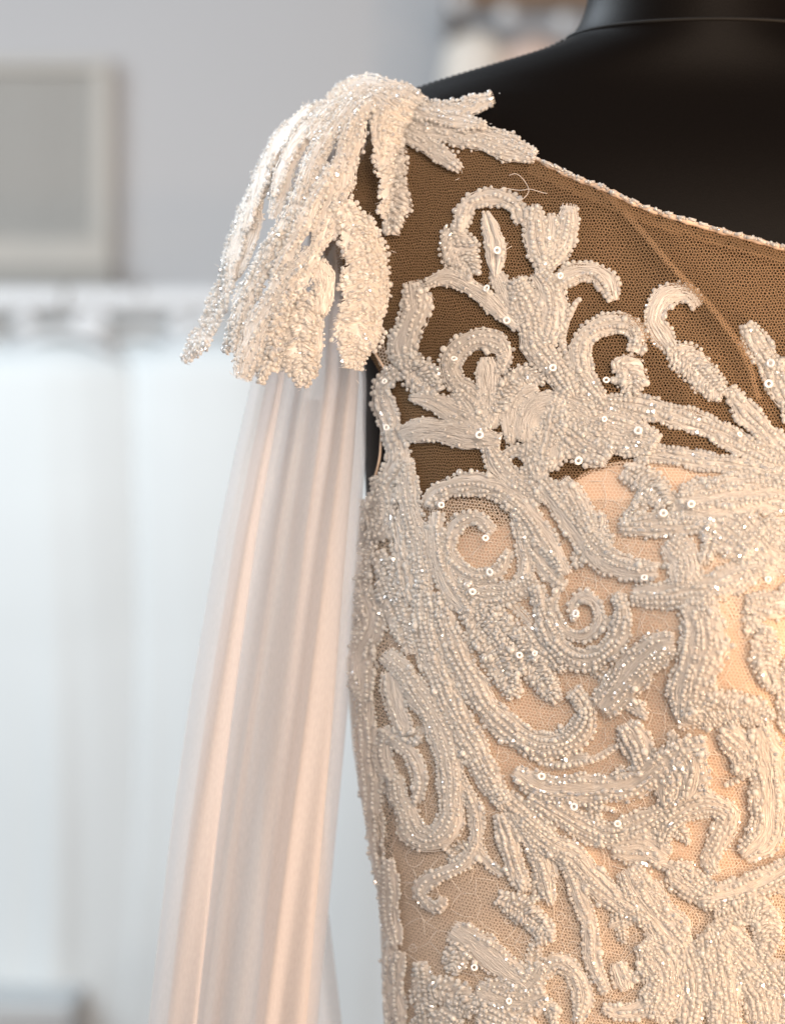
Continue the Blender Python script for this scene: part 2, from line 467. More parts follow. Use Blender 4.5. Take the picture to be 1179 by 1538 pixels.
# shoulder point of the yoke, under the beaded cap
me = sheet_from_px([(606, 147), (545, 168), (505, 205), (484, 250), (483, 300)], [(606, 150), (600, 200), (590, 260), (560, 300), (486, 305)], 60, 40, bvh_body, M['net'], 'net_shoulder')
child('net_shoulder', me, gown)
# a second thickness of net along the long fold and along the neckline
def ribbon_px(line, w0, w1, bvh, mat, name, lift, disp=None, cols=7):
    c, L = catmull(line, 5.0); n = len(c)
    T = np.gradient(c, axis=0); T /= np.linalg.norm(T, axis=1)[:, None]; Nn = np.stack([-T[:, 1], T[:, 0]], 1)
    V = []; uv = []
    for i in range(n):
        for j in range(cols):
            t = j/(cols-1); p = c[i]+Nn[i]*(w0+(w1-w0)*t)
            P, nn = hit(bvh, *p)
            if P is None: P, nn = hit(bvh, p[0]+14, p[1]+6)
            if P is None: P, nn = np.array(V[-1]) if V else PX(*p, .1), np.array([0, -1, 0])
            P = P+nn*(lift*math.sin(math.pi*(.15+.7*t))+(disp(*p) if disp else 0)); V.append(P); uv.append((P[0]*.96-P[2]*.28, P[0]*.28+P[2]*.96))
    return make_mesh(name, V, grid_faces(n, cols), mat, uv=uv)
child('net_fold', ribbon_px(FOLDS[0][0], -4, 5, bvh_body, M['net_light'], 'net_fold', .0004, yoke_disp), gown)
child('net_hem', ribbon_px(NECK[3:], 0, 24, bvh_body, M['net'], 'net_hem', .0014, yoke_disp, 9), gown)
# neckline binding, a soft roll with bugle beads
def on_body(line, lift, step=4.0, bvh=None, disp=None):
    c, _ = catmull(line, step); out = []; nn = []
    for p in c:
        P, n = hit(bvh or bvh_body, *p)
        if P is None: continue
        out.append(P+n*(lift+(disp(*p) if disp else 0))); nn.append(n)
    return np.array(out), np.array(nn)
P_, _ = on_body(NECK[2:], .0012, 4, disp=yoke_disp)
V_, F_ = tube_vf(P_, .0016+.0003*np.sin(np.arange(len(P_))*.9)+.0002*rng.normal(size=len(P_)), 9)
neckline = child('neckline_binding', make_mesh('neckline_binding', V_, F_, M['binding']), gown)

# bodice net all round the form, and the nude cup lining inside it
pys_b = pys_t[pys_t >= 745]
def bodice(off, mat, name, rot):
    V = body_surface(off)[pys_t >= 745]
    V = V+0.0006*np.sin(np.arange(V.shape[0])*.35)[:, None, None]*np.sin(np.arange(NPHI)*.5)[None, :, None]*np.array([0, 1, 0])
    nu, nv = V.shape[:2]
    seg = np.linalg.norm(np.roll(V[20], -1, 0)-V[20], axis=1); arc = np.concatenate([[0], np.cumsum(seg)])
    V2 = np.concatenate([V, V[:, :1]], 1)
    U = np.broadcast_to(arc[None, :], V2.shape[:2]); Z = V2[..., 2]
    c, s = math.cos(rot), math.sin(rot)
    uv = np.stack([c*U-s*Z, s*U+c*Z], -1)
    return child(name, make_mesh(name, V2.reshape(-1, 3), grid_faces(nu, nv+1), mat, uv=uv.reshape(-1, 2)), gown)
bodice(.0045, M['net_bodice'], 'bodice_net', .1)
bodice(.0034, M['net2'], 'bodice_underlayer', .5)
LOWC = [(582, 930), (650, 1040), (730, 1215), (850, 1318), (930, 1335), (1000, 1340), (1080, 1345), (1150, 1340), (1220, 1335), (1300, 1325)]
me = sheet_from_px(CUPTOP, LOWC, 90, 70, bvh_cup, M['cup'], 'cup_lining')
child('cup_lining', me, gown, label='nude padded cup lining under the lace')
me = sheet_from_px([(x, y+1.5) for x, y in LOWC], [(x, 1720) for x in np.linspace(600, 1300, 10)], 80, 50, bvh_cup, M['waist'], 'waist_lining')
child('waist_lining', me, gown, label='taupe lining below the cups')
bvh_fine = to_bvh(body_surface(.0022))
me = sheet_from_px(NECK, YOKELOW,
                   120, 90, bvh_fine, M['net_fine'], 'net_yoke_lining', uvrot=.4)
child('net_yoke_lining', me, gown)
me = sheet_from_px([(822, 748), (850, 728), (900, 700), (980, 688), (1080, 700), (1179, 722), (1270, 750)], [(822, 753), (850, 753), (900, 753), (980, 753), (1080, 753), (1179, 753), (1270, 753)], 70, 16, bvh_body, M['net_bodice'], 'cup_net')
child('cup_net', me, gown)
# armhole edging
P_, _ = on_body([(556, 470), (558, 500), (566, 530), (580, 556), (584, 590), (576, 640), (572, 690), (560, 735)], .001, 4)
V_, F_ = tube_vf(P_, .0008, 7)
child('armhole_binding', make_mesh('armhole_binding', V_, F_, M['binding']), gown)
me = ribbon_px([(562, 462), (565, 500), (574, 535), (588, 565)], -9, 8, bvh_body, M['net_bodice'], 'armhole_fold', .0012)
child('armhole_fold', me, gown, label='folded nude tape at the armhole')

# --- the sleeve: one closed tube of chiffon with deep folds, fanning out from the shoulder
def sleeve():
    rows = np.concatenate([np.arange(215, 700, 12), np.arange(700, 1700, 20)]).astype(float)
    e_py = [200, 300, 400, 480, 570, 680, 800, 950, 1080, 1250, 1400, 1538, 1700]
    e_l = [455, 415, 395, 382, 372, 346, 320, 294, 272, 247, 229, 213, 196]
    e_r = [560, 553, 550, 552, 553, 547, 538, 527, 517, 501, 487, 475, 462]
    # fold path across the width: (fraction across, depth in metres) for the front, then the back
    fr = np.array([(0, .026), (.10, .000), (.22, -.014), (.29, -.015), (.305, -.008), (.25, .003), (.155, .008), (.165, .011), (.27, .005), (.45, -.008), (.68, -.022), (.86, -.026), (.925, -.020), (.91, -.010),
                   (.80, -.003), (.645, .003), (.66, .006), (.78, .003), (.92, .001), (1.0, .012), (.97, .030), (.80, .043), (.60, .048), (.42, .050), (.36, .053), (.42, .058), (.30, .060), (.15, .052)])
    path, _ = catmull(np.column_stack([fr[:, 0]*.12, fr[:, 1]]), .0011)
    nv = len(path)
    V = np.zeros((len(rows), nv, 3))
    for i, py in enumerate(rows):
        xl = np.interp(py, e_py, e_l); xr = np.interp(py, e_py, e_r)
        v = (py-215)/1485
        for j in range(nv):
            f = path[j, 0]/.12
            d = path[j, 1]
            # folds swell and wander down the length
            amp = .45+.75*min(1, v*2.2)
            ff = f+.018*math.sin(f*19+v*3.0)*(v)+.003*math.sin(f*41-v*5)*v
            y = .082+d*amp+.0025*math.sin(f*33+v*7)
            px = xl+(xr-xl)*ff
            k = (D+y)/D
            V[i, j] = ((px-589.5)*S*(D+.08)/D, y, CZ+(769-py)*S*(D+.08)/D)
    seg = np.linalg.norm(np.diff(V[len(rows)//2], axis=0), axis=1); arc = np.concatenate([[0], np.cumsum(seg)])
    uv = np.stack(np.broadcast_arrays(arc[None, :], V[..., 2]), -1)
    return make_mesh('sleeve', V.reshape(-1, 3), grid_faces(len(rows), nv), M['chiffon'], uv=uv.reshape(-1, 2))
child('sleeve', sleeve(), gown, label='long blush chiffon sleeve hanging in soft folds')
# inner back panel of the sleeve that swings out at the lower right
rows = np.arange(600, 1700, 20.); V = []
for py in rows:
    t = (py-600)/1100; xr = np.interp(py, [600, 1150, 1350, 1538, 1700], [520, 486, 491, 514, 536]); xl = xr-60-60*t
    for f in np.linspace(0, 1, 24):
        y = .135+.010*math.sin(f*9+t)*t; px = xl+(xr-xl)*f
        V.append(((px-589.5)*S*(D+.135)/D, y, CZ+(769-py)*S*(D+.135)/D))
V = np.array(V)
child('sleeve_back_panel', make_mesh('sleeve_back_panel', V, grid_faces(len(rows), 24), M['chiffon'], uv=V[:, [0, 2]]), gown)

# ------------------------------------------------------------------ support for the beaded cap over the shoulder (never drawn itself)
def cap_surface():
    py_ = [118, 135, 150, 170, 200, 240, 300, 360, 420, 480, 545, 620]
    xl_ = [560, 515, 482, 452, 422, 400, 374, 346, 326, 306, 276, 262]
    xr_ = [600, 640, 680, 700, 660, 640, 625, 615, 610, 606, 600, 600]
    b_ = [.012, .026, .036, .045, .056, .066, .078, .086, .090, .092, .094, .095]
    rows = np.arange(118, 621, 6.); V = np.zeros((len(rows), 96, 3))
    for i, py in enumerate(rows):
        xl = np.interp(py, py_, xl_); xr = np.interp(py, py_, xr_); b = np.interp(py, py_, b_)
        ph = np.linspace(0, 2*math.pi, 96, endpoint=False)
        cy = .105; k = (D+cy)/D
        px = (xl+xr)/2+(xr-xl)/2*np.cos(ph)
        V[i, :, 0] = (px-589.5)*S*k; V[i, :, 1] = cy+b*np.sin(ph); V[i, :, 2] = CZ+(769-py)*S*k
    return V
bvh_cap = to_bvh(cap_surface())

_cap = bvh_cap
class Sup:
    """whichever is nearer: the cap's drape or the body"""
    def ray_cast(self, o, d):
        a = _cap.ray_cast(o, d); b = bvh_body.ray_cast(o, d)
        if a[0] is None: return b
        if b[0] is None: return a
        return a if a[3] < b[3] else b
bvh_cap = Sup()
class SurfMap:
    """places and normals of a cloth surface, tabled over its plan for quick look-up"""
    def __init__(self, bvh, x0, x1, y0, y1, step, fill=False):
        self.o = (x0, y0); self.st = step
        xs = np.arange(x0, x1, step); ys = np.arange(y0, y1, step)
        self.P = np.full((len(ys), len(xs), 3), np.nan); self.Nn = self.P.copy()
        for i, y in enumerate(ys):
            for j, x in enumerate(xs):
                P, n = hit(bvh, x, y)
                if P is None and fill: P, n = PX(x, y, .10), np.array([-.7, -.6, .3])
                if P is not None: self.P[i, j] = P; self.Nn[i, j] = n
    def __call__(self, px, py):
        u = np.clip((px-self.o[0])/self.st, 0, self.P.shape[1]-1.001); v = np.clip((py-self.o[1])/self.st, 0, self.P.shape[0]-1.001)
        i = v.astype(int); j = u.astype(int); fu = (u-j)[..., None]; fv = (v-i)[..., None]
        out = []
        for A in (self.P, self.Nn):
            out.append((A[i, j]*(1-fu)+A[i, j+1]*fu)*(1-fv)+(A[i+1, j]*(1-fu)+A[i+1, j+1]*fu)*fv)
        n = out[1]/(np.linalg.norm(out[1], axis=-1, keepdims=True)+1e-12)
        return out[0], n
map_body = SurfMap(bvh_body, 500, 1330, 130, 1600, 4)
map_cap = SurfMap(bvh_cap, 250, 840, 100, 640, 4, True)

# ------------------------------------------------------------------ beadwork
BIG = []        # loose larger beads, each an object
ICO_V, ICO_F = icosphere(1)
def beads_mesh(name, C, R, mat, dirs=None, long=None, facet=False):
    """C centres, R radii; beads with a direction are drawn out along it by the factor long"""
    C = np.asarray(C); R = np.asarray(R); bv, bf = ICO_V, ICO_F
    n = len(C)
    q = rng.normal(size=(n, 3)); sc = np.stack([rng.uniform(.70, .96, n), np.ones(n), np.ones(n)], 1)
    if dirs is not None:
        m_ = long > 1.01; q[m_] = dirs[m_]; sc[m_, 0] = long[m_]; sc[m_, 1:] = .78
    e1 = q/(np.linalg.norm(q, axis=1)[:, None]+1e-12)
    e2 = np.cross(e1, rng.normal(size=(n, 3))); e2 /= np.linalg.norm(e2, axis=1)[:, None]+1e-12; e3 = np.cross(e1, e2)
    Rm = np.stack([e1, e2, e3], 2)
    V = np.einsum('nij,nkj->nki', Rm, bv[None]*sc[:, None, :])*R[:, None, None]+C[:, None, :]
    F = (bf[None]+(np.arange(n)*len(bv))[:, None, None]).reshape(-1, 3)
    return make_mesh(name, V.reshape(-1, 3), F, mat, smooth=not facet)
def fibres_mesh(name, A, mat, r=.00017):
    """A: polylines (n,k,3); each becomes a 3-sided hair-thin tube"""
    A = np.asarray(A); n, k = A.shape[:2]
    T = np.gradient(A, axis=1); T /= np.linalg.norm(T, axis=2)[..., None]+1e-12
    up = np.array([.3, -1., .2]); N1 = np.cross(T, up); N1 /= np.linalg.norm(N1, axis=2)[..., None]+1e-12; N2 = np.cross(T, N1)
    taper = np.full(k, 1.0); taper[0] = taper[-1] = .4
    V = np.stack([A+(math.cos(2*math.pi*m_/3)*N1+math.sin(2*math.pi*m_/3)*N2)*(r*taper)[None, :, None] for m_ in range(3)], 2)
    f = grid_faces(k, 3, True)
    F = (f[None]+(np.arange(n)*k*3)[:, None, None]).reshape(-1, 4)
    return make_mesh(name, V.reshape(-1, 3), F, mat)
def okrows(A):
    A = np.asarray(A); return A[~np.isnan(A).reshape(len(A), -1).any(1)]

WIDE = 1.0
def motif(line, w, kind='b', lift=0.0, cap=False, name=None):
    """one sewn motif: domed satin ground, stitches and beads, following a line on the cloth"""
    smap = map_cap if cap else map_body
    w = w*(1 if kind == 'p' else .86 if cap else WIDE)
    c, L = catmull(line, 4.0); n = len(c); ar = np.arange(n)
    T = np.gradient(c, axis=0); T /= np.linalg.norm(T, axis=1)[:, None]+1e-9; Nn = np.stack([-T[:, 1], T[:, 0]], 1)
    s = np.linspace(0, 1, n)
    prof = np.minimum(1, np.minimum(.62+.38*s/.2, .55+.45*(1-s)/.2))
    if kind in ('leaf', 'sleaf') and not cap: prof = (.30 if kind == 'leaf' else .10)+(.70 if kind == 'leaf' else .90)*np.sin(math.pi*np.clip(s*.92+.05, 0, 1))**.7
    if kind == 'leaf' and cap: prof = np.clip(np.minimum(.45+s*1.6, .42+(1-s)*3.2), 0, 1)
    prof = prof*(1+.09*np.sin(s*L*.09+rng.uniform(0, 6))+.05*np.sin(s*L*.23+rng.uniform(0, 6)))
    hw = w/2*prof
    lift = lift+rng.uniform(0, .0012)
    dome = min(.0024, .0007+w*S*.11)
    groove = .0012 if kind in ('leaf', 'sleaf') else 0.0
    def at(i_f, t, extra=0.0):
        i_f, t, extra = np.broadcast_arrays(np.asarray(i_f, float), np.asarray(t, float), np.asarray(extra, float))
        q = np.clip(i_f, 0, n-1)
        over = np.clip((i_f-q)*4.0, -3, 3)                        # past the ends: carry on straight
        cx, cy_, nx, ny, tx, ty, hh = (np.interp(q, ar, v) for v in (c[:, 0], c[:, 1], Nn[:, 0], Nn[:, 1], T[:, 0], T[:, 1], hw))
        px = cx+nx*t*hh+tx*over; py = cy_+ny*t*hh+ty*over
        P, nn = smap(px, py)
        h = lift+dome*np.sqrt(np.maximum(0, 1-np.minimum(1, np.abs(t))**2))-groove*np.exp(-(t/.18)**2)+extra
        return P+nn*h[..., None]
    # ground: domed strip, seven across
    cols = np.array([-1.0, -.8, -.4, 0, .4, .8, 1.0])
    I, TT = np.meshgrid(ar.astype(float), cols, indexing='ij')
    V = at(I, TT*(.82+.07*np.sin(I*1.7+TT*3)), -.0010)
    V = V[~np.isnan(V).reshape(n, -1).any(1)]
    if len(V) < 2: return
    nm = name or ('lace_leaf' if kind in ('leaf', 'sleaf') else 'lace_scroll')
    root = child(nm, make_mesh(nm, V.reshape(-1, 3), grid_faces(len(V), 7), M['thread']), gown)
    # stitches
    if kind in ('s', 'sleaf', 'b', 'k'):
        nf = int(L*w*(.11 if kind in ('s', 'sleaf') else .04))+20
        i0 = rng.uniform(-3, n-3, nf)[:, None]; ln = rng.uniform(4, 10, nf)[:, None]; t = rng.uniform(-.98, .98, nf)[:, None]; dt = (rng.normal(size=nf)*.12)[:, None]
        q = np.array([0, .25, .5, .75, 1])[None]
        A = at(i0+ln*q, np.clip(t+dt*(q-.5), -1.03, 1.03), rng.uniform(-.00025, .0002, (nf, 1))+.0003*np.sin(math.pi*q))
    else:
        nf = int(L*1.5)+14
        i0 = rng.uniform(-.5, n-.5, nf)[:, None]; sd = rng.choice([-1, 1], nf)[:, None]; sl = rng.uniform(1.2, 3.6, nf)[:, None]
        q = np.array([.02, .3, .6, .85, 1.0])[None]; end = rng.uniform(.75, 1.04, nf)[:, None]
        A = at(i0+sl*q*(w/34), sd*q*end, rng.uniform(-.0009, .0003, (nf, 1))+.0003*np.sin(math.pi*q))
    A = okrows(A)
    if len(A): child('stitching', fibres_mesh('stitching', A, M['satin']), root, kind='stuff').location = (0, 0, 0)
    # beads
    I = []; TT = []; SL = []
    if kind == 'p':
        i = np.arange(0, L, 8.6)/L*(n-1); I += list(i); TT += list(rng.normal(size=len(i))*.15); SL += [0]*len(i)
    elif kind == 'leaf':
        step = 7.6
        for sd in (-1, 1):
            e = np.arange(rng.uniform(0, step), L, step)/L*(n-1); e = e[rng.random(len(e)) > .06]
            I += list(e+rng.normal(size=len(e))*.12); TT += list(sd*(.93+rng.normal(size=len(e))*.04)); SL += [0]*len(e)
        # rows slanting from the midrib to the edge
        for q in np.arange(-w*.3, L, 6.6):
            h2 = np.interp(max(0, q)/L*(n-1), ar, hw); m_ = int(round(h2*.86/7.6))
            for sd in (-1, 1):
                for k_ in range(m_):
                    if rng.random() < .10: continue
                    t = (k_+.45)/max(1, m_)*.84
                    ii = (q+t*h2*.75)/L*(n-1)
                    if ii < -.5 or ii > n: continue
                    I.append(ii+rng.normal()*(.35 if cap else .15)); TT.append(sd*t+rng.normal()*(.08 if cap else .03)); SL.append(sd)
    elif kind in ('b', 'k'):
        # rows of beads running with the line, a few of them left as bare thread
        m_ = max(2, int(round(2*hw.mean()*.95/6.9)))
        for r_ in range(m_):
            t = -.93+1.86*r_/(m_-1)
            inner = 0 < r_ < m_-1
            if inner and m_ > 3 and not cap and rng.random() < .12: continue
            bug_ = inner and rng.random() < .18
            stp = (7.0 if not bug_ else 9.5)*rng.uniform(.94, 1.08)
            e = np.arange(rng.uniform(0, stp), L, stp)/L*(n-1); e = e[rng.random(len(e)) > (.06 if kind == 'b' else .16)]
            wob = .10*np.sin(e*.35+rng.uniform(0, 6))*(2.0/m_)
            I += list(e+rng.normal(size=len(e))*(.30 if cap else .10)); TT += list(t+wob+rng.normal(size=len(e))*(.11 if cap else .035)); SL += [2 if bug_ else 0]*len(e)
    else:
        for sd in (-1, 1):
            e = np.arange(rng.uniform(0, 8), L, 7.6)/L*(n-1); e = e[rng.random(len(e)) > .35]
            I += list(e); TT += list(sd*(.95+rng.normal(size=len(e))*.06)); SL += [0]*len(e)
        for q in np.arange(0, L, 10):
            for sd in (-1, 1):
                if rng.random() < .45: continue
                I.append(q/L*(n-1)+rng.normal()); TT.append(sd*rng.uniform(.15, 1.0)); SL.append(0)
    if not I: return
    I = np.array(I); TT = np.array(TT); SL = np.array(SL, float); nb = len(I)
    C = at(I, TT, rng.uniform(.0001, .0007, nb))
    C_ = at(I+1.2, TT+np.where(np.abs(SL) == 1, SL*.5, .0), 0.0); dirs = C_-at(I, TT, 0.0)
    R = np.clip(rng.normal(.00134, .00025, nb)*rng.uniform(.84, 1.16), .0008, .0021)
    if kind in ('s', 'sleaf'): R = rng.uniform(.0008, .0013, nb)
    if kind == 'p': R = rng.uniform(.0015, .0019, nb)
    long = np.where((SL == 2) | ((SL != 0) & (rng.random(nb) < .6)), rng.uniform(1.35, 1.9, nb), 1.0)
    ok = ~np.isnan(C).any(1) & ~np.isnan(dirs).any(1)
    clear = rng.random(nb) < (.58 if kind == 'k' else .18)
    star = clear & (rng.random(nb) < (.65 if kind == 'k' else .32)); clear = clear & ~star
    for nm_, mk, mt in (('beading', ok & ~clear & ~star, 'bead'), ('glass_beading', ok & clear, 'clear'), ('crystal_beading', ok & star, 'sparkle')):
        if mk.any(): child(nm_, beads_mesh(nm_, C[mk], R[mk], M[mt], dirs[mk], long[mk], mt == 'sparkle'), root, kind='stuff').location = (0, 0, 0)
    pick = ok & (rng.random(nb) < .03) & (np.abs(TT) > .4)
    if kind in ('b', 'leaf', 'k') and not cap:
        Q = at(I[pick], TT[pick]*1.04, .0010)
        for P in Q: BIG.append((P, .0021))

